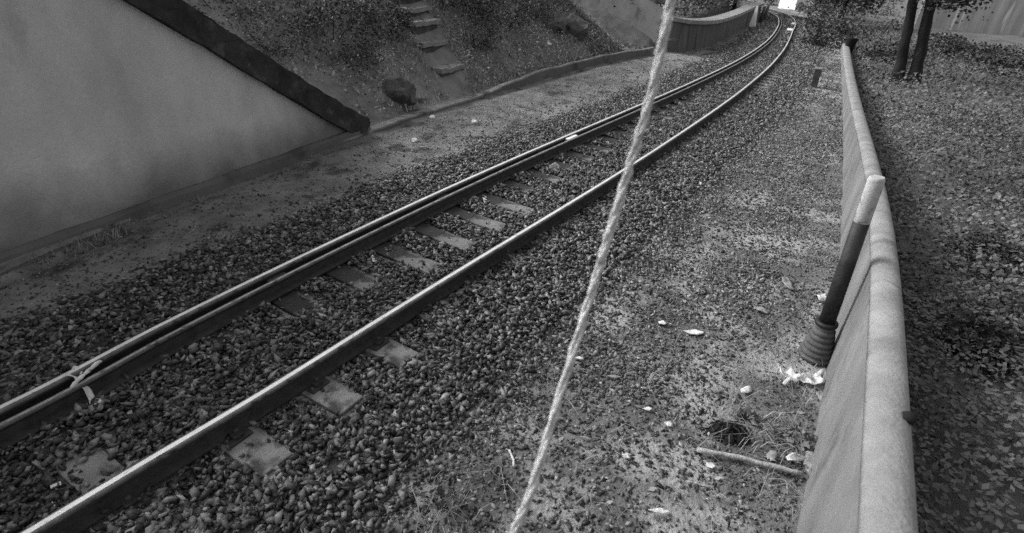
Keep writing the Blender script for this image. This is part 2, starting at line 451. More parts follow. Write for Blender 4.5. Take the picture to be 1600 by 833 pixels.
def ballast_keep(s, d, x, y):
    """probability that a stone lies here"""
    e = .22 * vnoise(x, y, 1.6, 1) + .12 * vnoise(x, y, 5, 2)
    right = 1 - smooth(1.55, 2.15, d + e)
    left = smooth(-1.95, -1.30, d + e)
    p = right * left
    p = np.maximum(p, .22 * (d > 1.5) * (d < 3.0))
    p = np.where((d > 1.5) & (d < 3.0), np.maximum(p, .55 * smooth(.1, .5, vnoise(x, y, 1.9, 5))), p)
    p = np.where((d < -1.7), np.maximum(p, .03), p)
    ds = np.abs(s[:, None] - sleeper_s[None]).min(1)
    k = np.abs(s[:, None] - sleeper_s[None]).argmin(1)
    on = ds < .125
    kk = k - 3                                       # sleeper number, 0 = first whose end shows by the bottom rail
    exposed_end = on & (d > .62) & (d < 1.02) & (((kk >= 0) & (kk <= 2)) | ((kk >= 26) & (kk <= 30)))
    exposed_mid = on & (d > -.50) & (d < .30) & (kk >= 4) & (kk <= 7)
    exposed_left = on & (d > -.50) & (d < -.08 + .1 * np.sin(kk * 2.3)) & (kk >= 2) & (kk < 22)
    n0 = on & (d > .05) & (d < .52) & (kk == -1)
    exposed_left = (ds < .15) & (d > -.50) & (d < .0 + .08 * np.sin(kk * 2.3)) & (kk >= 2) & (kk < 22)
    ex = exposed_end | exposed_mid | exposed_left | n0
    p = np.where(ex, .03, p)
    p = np.where(n0, .30, p)
    p = np.where(on & (d > .62) & (d < 1.02) & (kk > 30) & (kk < 36), .45, p)
    dl = np.abs(d) - np.interp(s, SS, GH)
    p = np.where((np.abs(dl) < .07) | ((d < 0) & (dl > -.19) & (dl < .07)), .12 * p, p)
    return p, on & ~ex, on & (kk >= 1)
def cov(x, y): return H(x, y)
S_, D_, X_, Y_ = [], [], [], []
Z_, R_ = [], []
for n, a, b, rl, rh in ((104000, -2.5, 5, .016, .038), (92000, 5, 13, .019, .039), (60000, 13, 26, .026, .050), (16000, 26, 48, .05, .08)):
    s, d, x, y = scatter(n, a, b, -2.7, 3.0)
    pk, ontop, slot = ballast_keep(s, d, x, y)
    m = RNG.random(n) < pk
    s, d, x, y, ontop, slot = s[m], d[m], x[m], y[m], ontop[m] & (np.abs(d[m]) < 1.05), slot[m]
    r = rl + (rh - rl) * RNG.random(len(s)) ** 1.6
    r = np.where(d > 1.75, r * .72, r); r = np.where(d < -1.8, r * .8, r)
    z = H(x, y) + RNG.uniform(-.012, .034, len(s)) * (np.abs(d) < 1.6) + r * .15
    z = z + np.where(slot, 0, 0.025) * np.exp(-((d + np.interp(s, SS, GH) - .27) / .09) ** 2)
    z = np.where(ontop & (d > -.2), -.137 + r * .30 + RNG.uniform(-.004, .012, len(s)), z)
    S_.append(s); D_.append(d); X_.append(x); Y_.append(y); Z_.append(z); R_.append(r)
s, d, x, y, z, r = map(np.concatenate, (S_, D_, X_, Y_, Z_, R_))
tone = .014 + .29 * RNG.random(len(s)) ** 2.3
lite = RNG.random(len(s)) < np.where(d > 1.4, .15, .10)
tone[lite] = RNG.uniform(.22, .46, lite.sum())
tone *= np.where(np.abs(d) < .5, .85, 1.0)
obj('ballast', stones('ballast', np.stack([x, y, z], 1), r, tone, .55), M['stone'], kind='stuff')

# fine gravel pressed into the dirt of the verge and of the path
s, d, x, y = scatter(130000, -2, 13, 1.3, 3.7)
m = (RNG.random(len(s)) < .45 + .5 * vnoise(x, y, 2.3, 11)) & (par_side(np.stack([x, y], 1)) < -.02)
s2, d2, x2, y2 = scatter(42000, 0, 18, -3.3, -1.4)
m2 = RNG.random(len(s2)) < .3 + .5 * vnoise(x2, y2, 1.7, 13)
x = np.concatenate([x[m], x2[m2]]); y = np.concatenate([y[m], y2[m2]])
r = RNG.uniform(.005, .015, len(x)) * RNG.uniform(.6, 1.5, len(x)); z = H(x, y) + r * .1
tone = .03 + .17 * RNG.random(len(x)) ** 1.7; k_ = RNG.random(len(x)) < .14; tone[k_] = RNG.uniform(.25, .5, k_.sum())
obj('gravel', stones('gravel', np.stack([x, y, z], 1), r, tone), M['stone'], kind='stuff')

# ------------------------------------------------------------------ rails
def rail_profile(o, w=1.0, top=0.0):
    """flat-bottom rail, offset o to the right, without the running surface"""
    f = .055 * w
    pr = [(o - f, -.135), (o + f, -.135), (o + f, -.122), (o + .012, -.108), (o + .010, -.04), (o + .031, -.031), (o + .032, -.0075),
          (o - .032, -.0075), (o - .031, -.031), (o - .010, -.04), (o - .012, -.108), (o - f, -.122)]
    return [(a, b + top) for a, b in pr]
def head_profile(o, top=0.0, w=.0325, band=(-.018, .012)):
    pr = [(o - w, -.0115), (o - w + .003, -.003), (o - w + .009, 0), (o + band[0], .0006), (o + band[1], .0006), (o + w - .009, 0), (o + w - .003, -.003), (o + w, -.0115), (o + w, -.0175), (o - w, -.0175)]
    return [(a, b + top) for a, b in pr]
def check_profile(o, top):
    return [(o - .020, -.122), (o + .075, -.122), (o + .075, -.110), (o + .004, -.100), (o + .002, -.05), (o + .017, -.03), (o + .019, top - .008), (o - .019, top - .008), (o - .017, -.03), (o - .012, -.1)]
def make_rail(name, line, off, label, hm, top=0.0):
    t = obj(name, loft_mesh(name, line, lambda i: rail_profile(off, 1, top) if hm is M['rail_head'] else check_profile(off, top)), M['rail_side'], label=label, cat='rail')
    band = (-.018, .012) if hm is M['rail_head'] else (-.006, .012)
    w = .034 if hm is M['rail_head'] else .0215
    me = loft_mesh('rail_head', line, lambda i: head_profile(off, top + .0015, w, band))
    h = obj('rail_head', me, [M['rail_dull'], hm], t)
    nf = 10 * (len(line) - 1)
    me.polygons.foreach_set('material_index', np.array([1 if (f < nf and f % 10 == 3) else 0 for f in range(len(me.polygons))], dtype=np.int32))
    return t
rail_L = make_rail('running_rail', RLs, 0, 'bright running rail of the curving track on the side of the retaining walls', M['rail_head'])
rail_R = make_rail('running_rail', RRs, 0, 'single bright running rail nearer the parapet, beside the bare sleeper ends', M['rail_head'])
chk = make_rail('check_rail', RLs, .140, 'thin worn check rail bolted close beside the running rail near the retaining walls', M['check_head'], -.004)
# spacer blocks between rail and check rail
for k, sv in enumerate(np.arange(-.4, 30, 2.308)):
    p = np.array([np.interp(sv, SS, RLs[:, 0]), np.interp(sv, SS, RLs[:, 1])]); nn = np.array([np.interp(sv, SS, NRM[:, 0]), np.interp(sv, SS, NRM[:, 1])])
    bm = box_bm(bmesh.new(), (.012, -.09, -.085), (.118, .09, -.035), .006)
    o = obj('spacer_block', mesh_bm('spacer_block', bm), M['chair'], chk)
    o.location = (p[0], p[1], 0); o.rotation_euler = (0, 0, -heading(sv))
# joint with white paint on the inner rail
sv = 7.45
p = np.array([np.interp(sv, SS, RLs[:, 0]), np.interp(sv, SS, RLs[:, 1])])
bm = box_bm(bmesh.new(), (.035, -.16, -.075), (.098, .16, -.012), .006)
o = obj('fishplate', mesh_bm('fishplate', bm), M['paint'], rail_L, label='white painted plate at the rail joint')
o.location = (p[0], p[1], 0); o.rotation_euler = (0, 0, -heading(sv))

# ------------------------------------------------------------------ sleepers
def sleeper_mesh(seed):
    bm = box_bm(bmesh.new(), (-.98, -.105, -.30), (.98, .105, -.137), .012)
    bmesh.ops.subdivide_edges(bm, edges=[e for e in bm.edges if abs(e.verts[0].co.x - e.verts[1].co.x) > .5], cuts=24)
    rr = random.Random(seed)
    from mathutils import noise
    for v in bm.verts:
        q = noise.noise_vector(v.co * 5 + Vector((seed * 5.1, 0, 0)))
        v.co += Vector((q.x * .008, q.y * .008, q.z * .004))
    return mesh_bm('sleeper', bm)
SM = [sleeper_mesh(k) for k in range(5)]
def chair_mesh():
    bm = bmesh.new()
    box_bm(bm, (-.125, -.075, -.142), (.125, .075, -.124), .006)
    for sx in (-.083, .083):
        box_bm(bm, (sx - .022, -.03, -.126), (sx + .022, .03, -.100), .006)
        r = bmesh.ops.create_cone(bm, cap_ends=True, segments=8, radius1=.016, radius2=.014, depth=.03, matrix=Matrix.Translation((sx, 0, -.088)))
    return mesh_bm('rail_chair', bm)
CH = chair_mesh()
ORD = ['first', 'second', 'third', 'fourth', 'fifth', 'sixth', 'seventh', 'eighth', 'ninth', 'tenth', 'eleventh', 'twelfth', 'thirteenth', 'fourteenth', 'fifteenth', 'sixteenth']
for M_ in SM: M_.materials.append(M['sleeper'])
CH.materials.append(M['chair'])
src = None
for k, sv in enumerate(sleeper_s):
    kk = k - 3
    p = track_pt(sv, 0); g = float(np.interp(sv, SS, GH))
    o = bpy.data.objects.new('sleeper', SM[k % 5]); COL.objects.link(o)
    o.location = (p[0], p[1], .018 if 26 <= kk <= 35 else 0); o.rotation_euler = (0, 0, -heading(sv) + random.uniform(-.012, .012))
    if kk == -1: lab = 'sleeper with its bare top between the rails, just short of the white rag'
    elif kk < 0: lab = 'stone covered sleeper at the near end, short of the rag on the check rail'
    elif kk <= 2: lab = ['concrete sleeper whose broken pale end lies nearest the camera outside the single rail', 'sleeper with the middle of three bare pale ends outside the single rail', 'concrete sleeper with the farthest of the three near bare ends outside the single rail'][kk]
    elif kk <= 17: lab = 'half buried sleeper, %s one beyond the three near bare sleeper ends' % ORD[kk - 3]
    elif 26 <= kk <= 30: lab = 'sleeper in the far row of five bare pale ends outside the single rail'
    elif 31 <= kk <= 35: lab = 'distant sleeper with a faint bare end just past the row of five'
    elif kk < 26: lab = 'stone covered sleeper in the stretch before the far row of five bare ends'
    else: lab = 'tiny far sleeper on the bend beyond all the bare sleeper ends'
    tag(o, lab, 'sleeper', 'sleepers across the railway track')
    if kk <= 24:
        for sx in (-g, g):
            c = bpy.data.objects.new('rail_chair', CH); COL.objects.link(c); c.parent = o; c.location = (sx, 0, 0)

# ------------------------------------------------------------------ retaining wall with the sloping end (left)
wa = U(170, 355, -.2); wb = U(560, 212, -.2)
wd = (wb - wa) / np.linalg.norm(wb - wa); wn = np.array([wd[1], -wd[0]])
def wall_pt(a): return wa + wd * a
def wtop(a): return float(np.interp(a, [-7, .0, .89, 1.97, 3.16, 3.96, 4.3], [2.7, 2.52, 1.95, 1.24, .46, -.02, -.2]))
al = np.array([-7, -5, -3, -1.5, -.6, 0, .5, .9, 1.4, 1.97, 2.5, 3.16, 3.6, 3.96, 4.2])
pl = np.array([wall_pt(a) for a in al])
rw = empty('retaining_wall', (wa[0], wa[1], -.2), label='smooth pale rendered retaining wall with dark coping running down to a point', cat='wall')
def put(name, me, m, root, **k):
    o = obj(name, me, m, root, **k); o.location = -Vector(root.location); return o
put('wall_face', loft_mesh('wall_face', pl, lambda i: [(-.34, -.5), (0.0, -.5), (-.05, max(wtop(al[i]) - .10, -.3)), (-.34, max(wtop(al[i]) - .10, -.3))]), M['plaster'], rw)
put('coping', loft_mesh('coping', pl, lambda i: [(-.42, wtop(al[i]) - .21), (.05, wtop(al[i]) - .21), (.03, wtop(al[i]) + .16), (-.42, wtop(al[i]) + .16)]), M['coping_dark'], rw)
cpo = [c for c in rw.children if c.name.startswith('coping')][0]
bm = bmesh.new(); bm.from_mesh(cpo.data); bmesh.ops.triangulate(bm, faces=bm.faces[:])
for _ in range(3): bmesh.ops.subdivide_edges(bm, edges=[e for e in bm.edges if e.calc_length() > .09], cuts=1)
from mathutils import noise as _nz
for v in bm.verts: v.co += _nz.noise_vector(v.co * 3.5) * .022 + _nz.noise_vector(v.co * 13) * .012
bm.to_mesh(cpo.data); bm.free()
put('foot_band', loft_mesh('foot_band', np.array([wall_pt(a) for a in np.linspace(-7, 4.2, 30)]), lambda i: [(-.2, -.5), (.07, -.5), (.045, -.12 + .008 * math.sin(i * 1.7)), (.012, -.075 + .008 * math.sin(i * 2.3)), (-.2, -.075)]), M['plasterdark'], rw)  # low dark band along the foot of the wall

# ------------------------------------------------------------------ drain kerb
ks = np.linspace(-3, 19.2, 60)
kp = np.array([track_pt(s_, float(kerb_d(s_)) + .0) for s_ in ks])
def kerbz(i): return -.2 + .045 + .17 * float(smooth(8.5, 12.5, ks[i])) + .010 * math.sin(i * 1.3) + .008 * math.sin(i * .53)
kr = empty('drain_kerb', (kp[30][0], kp[30][1], -.2), label='low concrete drain kerb along the dirt path at the foot of the weedy bank', cat='kerb')
kf = lambda i: .05 + .010 * math.sin(i * 2.1) + .006 * math.sin(i * 5.3)
kw = lambda i: .16 - .08 * float(smooth(8, 12, ks[i]))
o = obj('kerb_face', loft_mesh('kerb_face', kp, lambda i: [(-.12, -.5), (kf(i), -.5), (kf(i), kerbz(i) - .03), (-.12, kerbz(i) - .03)]), M['plasterdark'], kr); o.location = -kr.location  # face coloured dark for the shadow under the kerb edge
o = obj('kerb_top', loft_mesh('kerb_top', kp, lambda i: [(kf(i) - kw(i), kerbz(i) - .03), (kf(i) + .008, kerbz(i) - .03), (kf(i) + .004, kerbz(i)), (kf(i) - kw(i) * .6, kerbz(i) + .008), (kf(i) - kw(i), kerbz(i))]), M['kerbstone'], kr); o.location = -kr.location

# ------------------------------------------------------------------ far retaining wall
w2 = [U(1040, 82), U(1072, 80), U(1110, 72), U(1140, 57), U(1158, 46), U(1172, 38)]
w2 = np.array(w2); d2 = (w2[-1] - w2[-2]) / np.linalg.norm(w2[-1] - w2[-2])
w2 = np.vstack([w2, w2[-1] + d2 * 5, w2[-1] + d2 * 9 + np.array([-1.5, .5])])
w2s = spline(w2, 40)
wing = np.array([w2[0] + np.array([-.62, .78]) * t for t in np.linspace(0, 16, 12)])
wtz = lambda i: .92 - .25 * math.sin(min(i / 39, 1) * math.pi)
fw = empty('far_retaining_wall', (w2[0][0], w2[0][1], -.2), label='grey stone retaining wall with pale coping on the outside of the far bend', cat='wall')
put('wall_face', loft_mesh('wall_face', w2s, lambda i: [(-.5, -.6), (0, -.6), (-.06, wtz(i) - .10), (-.5, wtz(i) - .10)]), M['wallmid'], fw)
put('coping', loft_mesh('coping', w2s, lambda i: [(-.5, wtz(i) - .10), (.05, wtz(i) - .10), (.04, wtz(i) + .03), (-.5, wtz(i) + .05)]), M['coping_pale'], fw)
put('wing_wall', loft_mesh('wing_wall', wing[::-1], lambda i: [(-.4, -.6), (0, -.6), (-.04, .88 + (11 - i) * .45), (-.4, .88 + (11 - i) * .45)]), M['plasterdark'], fw, label='plainer grey wing wall climbing the bank')

# ------------------------------------------------------------------ parapet on the right
pp = spline(PAR, 140); pz = spline(np.stack([PARZ, PARZ], 1), 140)[:, 0]
for _ in range(160):
    pp[1:-1] = .25 * pp[:-2] + .5 * pp[1:-1] + .25 * pp[2:]; pz[1:-1] = .25 * pz[:-2] + .5 * pz[1:-1] + .25 * pz[2:]
pp = pp[::2]; pz = pz[::2]
par = empty('parapet_wall', (PAR[4][0], PAR[4][1], -.2), label='waist high smooth concrete parapet with bright rounded top, running beside the track into the distance', cat='wall')
pw = lambda i: .175 + .10 * smooth(40, 69, i)
put('wall_face', loft_mesh('wall_face', pp, lambda i: [(0, -.5), (pw(i), -.5), (pw(i), pz[i] - .06), (0, pz[i] - .06)]), M['parapet'], par)
put('cap', loft_mesh('cap', pp, lambda i: [(.0 + .5 * pw(i) - (.5 * pw(i) + .003) * math.cos(a_), pz[i] - .06 + .075 * math.sin(a_) ** .8) for a_ in np.linspace(0, math.pi, 11)], smooth=True), M['parapet_top'], par)

i_ = int(np.argmin([abs(p[1] - 1.93) for p in pp])); tq = pp[i_ + 1] - pp[i_ - 1]; tq /= np.linalg.norm(tq)
bp = pp[i_] + np.array([tq[1], -tq[0]]) * (pw(i_) - .045)
o = obj('drain_spout', tube_mesh('drain_spout', [(0, 0, 0), (.015, -.008, .006), (.035, -.02, .008), (.037, -.021, .008)], [.024, .028, .027, .015], 14), M['pot'], par); o.location = Vector((bp[0], bp[1], pz[i_] + .002)) - par.location

# ------------------------------------------------------------------ stone steps up the bank
st = empty('stone_stairway', tuple(hit(705, 125)), label='crumbling stone steps with pale worn edges climbing the weedy bank', cat='stairs')
for k, (px, py, w) in enumerate([(697, 108, .86), (671, 72, .92), (657, 44, 1.0), (644, 20, 1.05), (634, -4, 1.05)]):
    q = hit(px, py); rz = -heading(6.5) + .12
    def local(me, m, name, par_):
        o = obj(name, me, m, par_); return o
    bm = box_bm(bmesh.new(), (-.36, -w / 2, -.10), (.08, w / 2, .0), .012); rough_up(bm, .035, k, 5)
    o = obj('tread', mesh_bm('tread', bm), M['step'], st); o.location = Vector(q) - st.location + Vector((.10, -.06, .08)); o.rotation_euler = (0, 0, rz)
    bm = box_bm(bmesh.new(), (-.30, -w / 2 + .03, -.55), (.03, w / 2 - .03, -.095), .01); rough_up(bm, .025, k + 9, 3)
    o2 = obj('riser', mesh_bm('riser', bm), M['riser'], st); o2.location = o.location; o2.rotation_euler = (0, 0, rz)

# ------------------------------------------------------------------ foliage builders
def leaf_quads(centers, size, tone, rng, up=.35, aspect=.55):
    """one folded leaf (two triangles-quads) per centre"""
    n = len(centers)
    a = rng.normal(size=(n, 3)); a[:, 2] = a[:, 2] * .6; a /= np.linalg.norm(a, axis=1)[:, None]
    b = np.cross(a, rng.normal(size=(n, 3)) + np.array([0, 0, up])); b /= np.linalg.norm(b, axis=1)[:, None] + 1e-9
    c = np.cross(a, b)
    L = size[:, None]; W = L * aspect
    p0 = centers - a * L * .5; p2 = centers + a * L * .5
    p1 = centers + b * W * .5 + c * W * .12; p3 = centers - b * W * .5 + c * W * .12
    V = np.stack([p0, p1, p2, p3], 1).reshape(-1, 3)
    F = (np.arange(n) * 4)[:, None] + np.arange(4)[None]
    return V, F, np.repeat(tone, 4)
def blades(base, height, width, lean, tone, rng):
    n = len(base)
    yaw = rng.uniform(0, 2 * np.pi, n); dirn = np.stack([np.cos(yaw), np.sin(yaw), np.zeros(n)], 1)
    side = np.stack([-np.sin(yaw), np.cos(yaw), np.zeros(n)], 1)
    up = np.array([0, 0, 1.0])
    mid = base + up * (height * .6)[:, None] + dirn * (lean * height * .3)[:, None]
    tip = base + up * (height * (1 - .45 * lean))[:, None] + dirn * (lean * height)[:, None]
    w = width[:, None]
    V = np.stack([base - side * w, base + side * w, mid + side * w * .8, mid - side * w * .8, tip + side * w * .15, tip - side * w * .15], 1).reshape(-1, 3)
    i = (np.arange(n) * 6)[:, None]
    F = np.concatenate([i + np.array([[0, 1, 2, 3]]), i + np.array([[3, 2, 4, 5]])])
    return V, F, np.repeat(tone, 6)
def clump_centers(c, rad, n, nclump, rng, spread=.3):
    k = rng.normal(size=(nclump, 3)); k /= np.linalg.norm(k, axis=1)[:, None]
    k *= rng.uniform(.25, 1.0, (nclump, 1)) ** .5
    j = rng.integers(0, nclump, n)
    off = rng.normal(size=(n, 3)) * spread * rng.uniform(.5, 1.2, (nclump, 1))[j]
    ct = rng.uniform(.6, 1.4, nclump)[j]
    return np.asarray(c)[None] + (k[j] + off) * np.asarray(rad)[None], ct
def make_bush(loc, rad, label, n=1600, leaf=.06, tone=(.04, .11), seed=0, name='bush', group=None, cat='bush', stems=5):
    rng = np.random.default_rng(seed + 100)
    o_ = empty(name, tuple(loc), label=label, cat=cat, group=group)
    C, ct = clump_centers((0, 0, rad[2] * .8), rad, n, 16, rng)
    C[:, 2] = np.abs(C[:, 2])
    Vv, Fv, Tv = leaf_quads(C, rng.uniform(.6, 1.4, n) * leaf, rng.uniform(tone[0], tone[1], n) * ct, rng)
    obj('foliage', mesh_np('foliage', Vv, Fv, tone=Tv), M['leaf'], o_)
    # woody stems in one part
    bmv, bmf = [], []
    for k in range(stems):
        a = rng.uniform(0, 6.28); tip = np.array([math.cos(a) * rad[0] * .6, math.sin(a) * rad[1] * .6, rad[2] * rng.uniform(.7, 1.3)])
        base = np.array([math.cos(a) * .05, math.sin(a) * .05, -.08])
        for u in range(4):
            t = u / 3; q = base + (tip - base) * t; rr = .018 * rad[2] * (1 - .7 * t) + .003
            for w in range(4): bmv.append(q + np.array([math.cos(w * 1.57) * rr, math.sin(w * 1.57) * rr, 0]))
        b = k * 16
        for u in range(3):
            for w in range(4): bmf.append((b + u * 4 + w, b + u * 4 + (w + 1) % 4, b + (u + 1) * 4 + (w + 1) % 4, b + (u + 1) * 4 + w))
    obj('stems', mesh_np('stems', bmv, bmf), M['bark'], o_)
    return o_

# ------------------------------------------------------------------ undergrowth on the banks (uncountable)
def on_surface(n, smin, smax, umin, umax, left=True):
    s = RNG.uniform(smin, smax, n)
    if left: d = kerb_d(s) - .3 - RNG.uniform(umin, umax, n)
    else: d = RNG.uniform(umin, umax, n)
    x = np.interp(s, SS, CL[:, 0]) + d * np.interp(s, SS, NRM[:, 0]); y = np.interp(s, SS, CL[:, 1]) + d * np.interp(s, SS, NRM[:, 1])
    return s, d, x, y, H(x, y)
SA, SB = hit(705, 125)[:2], hit(634, -14)[:2]
def off_stairs(x, y):
    t = ((x - SA[0]) * (SB[0] - SA[0]) + (y - SA[1]) * (SB[1] - SA[1])) / ((SB - SA) ** 2).sum()
    t = np.clip(t, -.1, 1.1); return np.hypot(x - SA[0] - t * (SB[0] - SA[0]), y - SA[1] - t * (SB[1] - SA[1])) > .42
Vs, Fs, Ts = [], [], []; off = 0
def add(parts):
    global off
    v, f, t = parts
    Vs.append(v); Fs.append(f + off); Ts.append(t); off += len(v)
n = 42000
s, d, x, y, z = on_surface(n, 3.5, 19.5, .05, 6.5)
g = vnoise(x, y, 1.1, 9)
m = (g > -.35) & ((s > 6.0) | (kerb_d(s) - d > 1.0)) & off_stairs(x, y)
x, y, z, g = x[m], y[m], z[m], g[m]
u_ = (kerb_d(s) - d)[m]
pale = smooth(2.2, .6, u_)                       # dry stubble low on the bank, darker plants higher up
add(leaf_quads(np.stack([x, y, z + RNG.uniform(.0, .16, len(x)) * (1 + g)], 1), RNG.uniform(.03, .085, len(x)), RNG.uniform(.07, .32, len(x)) * (1 + 2.0 * pale * RNG.random(len(x))), RNG))
n = 14000
s, d, x, y, z = on_surface(n, 7.0, 19.3, .02, 6.0)
u_ = kerb_d(s) - d
m = off_stairs(x, y); x, y, z, u_ = x[m], y[m], z[m], u_[m]; n = len(x)
add(blades(np.stack([x, y, z - .01], 1), RNG.uniform(.06, .22, n), RNG.uniform(.003, .008, n), RNG.uniform(.3, 1.3, n), RNG.uniform(.09, .34, n) * (1 + 1.0 * (u_ < 1.6)), RNG))
n = 16000
s, d, x, y, z = on_surface(n, 8.6, 19.4, .0, 2.6)
ok = off_stairs(x, y) & (RNG.random(n) < .5 + .5 * vnoise(x, y, 1.6, 31)); x, y, z = x[ok], y[ok], z[ok]; n = len(x)
add(blades(np.stack([x, y, z - .01], 1), RNG.uniform(.05, .20, n), RNG.uniform(.003, .008, n), RNG.uniform(.6, 2.0, n), RNG.uniform(.16, .52, n), RNG))
n = 3000
s = RNG.uniform(16.5, 20, n); d = kerb_d(s) - .3 - RNG.uniform(0, 4, n)
x = np.interp(s, SS, CL[:, 0]) + d * np.interp(s, SS, NRM[:, 0]); y = np.interp(s, SS, CL[:, 1]) + d * np.interp(s, SS, NRM[:, 1]); z = H(x, y)
add(leaf_quads(np.stack([x, y, z + RNG.uniform(.0, .12, n)], 1), RNG.uniform(.04, .09, n), RNG.uniform(.05, .3, n), RNG))
# behind the far wall
n = 16000
s = RNG.uniform(20, 60, n); d = -3.6 - RNG.uniform(.0, 12, n)
x = np.interp(s, SS, CL[:, 0]) + d * np.interp(s, SS, NRM[:, 0]); y = np.interp(s, SS, CL[:, 1]) + d * np.interp(s, SS, NRM[:, 1]); wq = U(1040, 82); m = ((x - wq[0]) * .78 + (y - wq[1]) * .62) > 1.0; x, y = x[m], y[m]; n = len(x); z = H(x, y)
add(leaf_quads(np.stack([x, y, z + RNG.uniform(0, .35, n)], 1), RNG.uniform(.08, .22, n), RNG.uniform(.04, .22, n), RNG))
obj('undergrowth', mesh_np('undergrowth', np.concatenate(Vs), np.concatenate(Fs), tone=np.concatenate(Ts)), M['leaf'], kind='stuff')

# rough grass and low weeds on the right, beyond the parapet and between
Vs, Fs, Ts = [], [], []; off = 0
n = 52000
s = RNG.uniform(-4, 34, n) ; d = 3.0 + 14 * RNG.random(n) ** 1.3
x = np.interp(s, SS, CL[:, 0]) + d * np.interp(s, SS, NRM[:, 0]); y = np.interp(s, SS, CL[:, 1]) + d * np.interp(s, SS, NRM[:, 1])
# keep off the parapet itself
pd = np.min(((np.stack([x, y], 1)[:, None, :] - (pp + .1)[None]) ** 2).sum(2), 1) if n <= 60000 else None
m = (pd > .12) & (par_side(np.stack([x, y], 1)) > .25)
x, y = x[m], y[m]; z = H(x, y); k = len(x)
t_ = (.09 + .06 * RNG.random(k)) * (1 + .5 * vnoise(x, y, 1.0, 3))
add(blades(np.stack([x, y, z - .01], 1), RNG.uniform(.03, .09, k), RNG.uniform(.002, .005, k), RNG.uniform(.3, 1.2, k), t_, RNG))
n = 26000
s = RNG.uniform(-4, 34, n); d = 3.3 + 13 * RNG.random(n) ** 1.2
x = np.interp(s, SS, CL[:, 0]) + d * np.interp(s, SS, NRM[:, 0]); y = np.interp(s, SS, CL[:, 1]) + d * np.interp(s, SS, NRM[:, 1])
pd = np.min(((np.stack([x, y], 1)[:, None, :] - (pp + .1)[None]) ** 2).sum(2), 1)
m = (pd > .16) & (par_side(np.stack([x, y], 1)) > .3) & (vnoise(x, y, 1.3, 12) > .1)
x, y = x[m], y[m]; z = H(x, y); k = len(x)
add(leaf_quads(np.stack([x, y, z + RNG.uniform(.01, .06, k)], 1), RNG.uniform(.02, .05, k), RNG.uniform(.05, .11, k), RNG))
def thicket(n, smin, smax, dmax, leaf, hmax, tn):
    s = RNG.uniform(smin, smax, n); d = 2.4 + (dmax - 2.4) * RNG.random(n) ** 1.2
    x = np.interp(s, SS, CL[:, 0]) + d * np.interp(s, SS, NRM[:, 0]); y = np.interp(s, SS, CL[:, 1]) + d * np.interp(s, SS, NRM[:, 1])
    ps = par_side(np.stack([x, y], 1)); m = ps > .32
    x, y, ps = x[m], y[m], ps[m]; k = len(x)
    c = .5 + .5 * vnoise(x, y, 1.15, 21); c2 = .5 + .5 * vnoise(x, y, 3.1, 22)
    hh = hmax * (.25 + .75 * c * c2) * smooth(.3, 1.2, ps) * (1 + .6 * smooth(1, 4, ps))
    hgt = hh * RNG.random(k) ** .45
    tone = RNG.uniform(tn[0], tn[1], k) * (.55 + .9 * (.5 + .5 * vnoise(x, y, .75, 23)))
    add(leaf_quads(np.stack([x, y, H(x, y) + hgt + .01], 1), RNG.uniform(.6, 1.3, k) * leaf, tone, RNG, up=2.6, aspect=.6))
thicket(90000, -3, 6, 8, .05, .85, (.14, .25))
thicket(70000, 5, 16, 13, .065, .8, (.13, .22))
thicket(34000, 15, 36, 18, .11, .55, (.10, .18))
obj('thicket', mesh_np('thicket', np.concatenate(Vs), np.concatenate(Fs), tone=np.concatenate(Ts)), M['leaf'], kind='stuff')
Vs, Fs, Ts = Vs[:0], Fs[:0], Ts[:0]
if 0: obj('rough_grass', mesh_np('rough_grass', np.concatenate(Vs), np.concatenate(Fs), tone=np.concatenate(Ts)), M['leaf'], kind='stuff')

# dry straw along the foot of the retaining wall and the kerb
Vs, Fs, Ts = [], [], []; off = 0
def straw_patch(px, py, n, r, h=(.05, .16), tone=(.18, .42)):
    q = hit(px, py)
    b = np.stack([q[0] + RNG.normal(0, r, n), q[1] + RNG.normal(0, r, n), np.zeros(n)], 1)
    b[:, 2] = H(b[:, 0], b[:, 1]) - .005
    add(blades(b, RNG.uniform(h[0], h[1], n), RNG.uniform(.0015, .003, n), RNG.uniform(.9, 2.2, n), RNG.uniform(tone[0], tone[1], n), RNG))
for px, py, n, r in [(175, 372, 90, .11), (135, 384, 60, .09), (205, 345, 60, .12), (255, 330, 40, .14), (60, 410, 50, .10), (95, 398, 40, .1), (300, 312, 50, .14), (400, 275, 30, .16), (470, 252, 30, .14),
                     (1150, 640, 50, .10), (1170, 690, 40, .09), (1210, 770, 30, .08), (700, 790, 26, .07), (680, 810, 22, .06), (1165, 405, 26, .07), (1085, 690, 22, .08), (1000, 480, 16, .1), (760, 735, 14, .07), (1245, 700, 60, .07), (870, 640, 14, .06), (1060, 560, 16, .1), (1225, 560, 60, .12), (1190, 545, 50, .12), (1140, 575, 40, .12), (1235, 610, 40, .08), (1120, 480, 24, .12), (1040, 610, 22, .12), (930, 760, 20, .1), (1090, 790, 26, .1), (1000, 700, 14, .1)]:
    straw_patch(px, py, n, r)
obj('dry_straw', mesh_np('dry_straw', np.concatenate(Vs), np.concatenate(Fs), tone=np.concatenate(Ts)), M['straw'], kind='stuff')

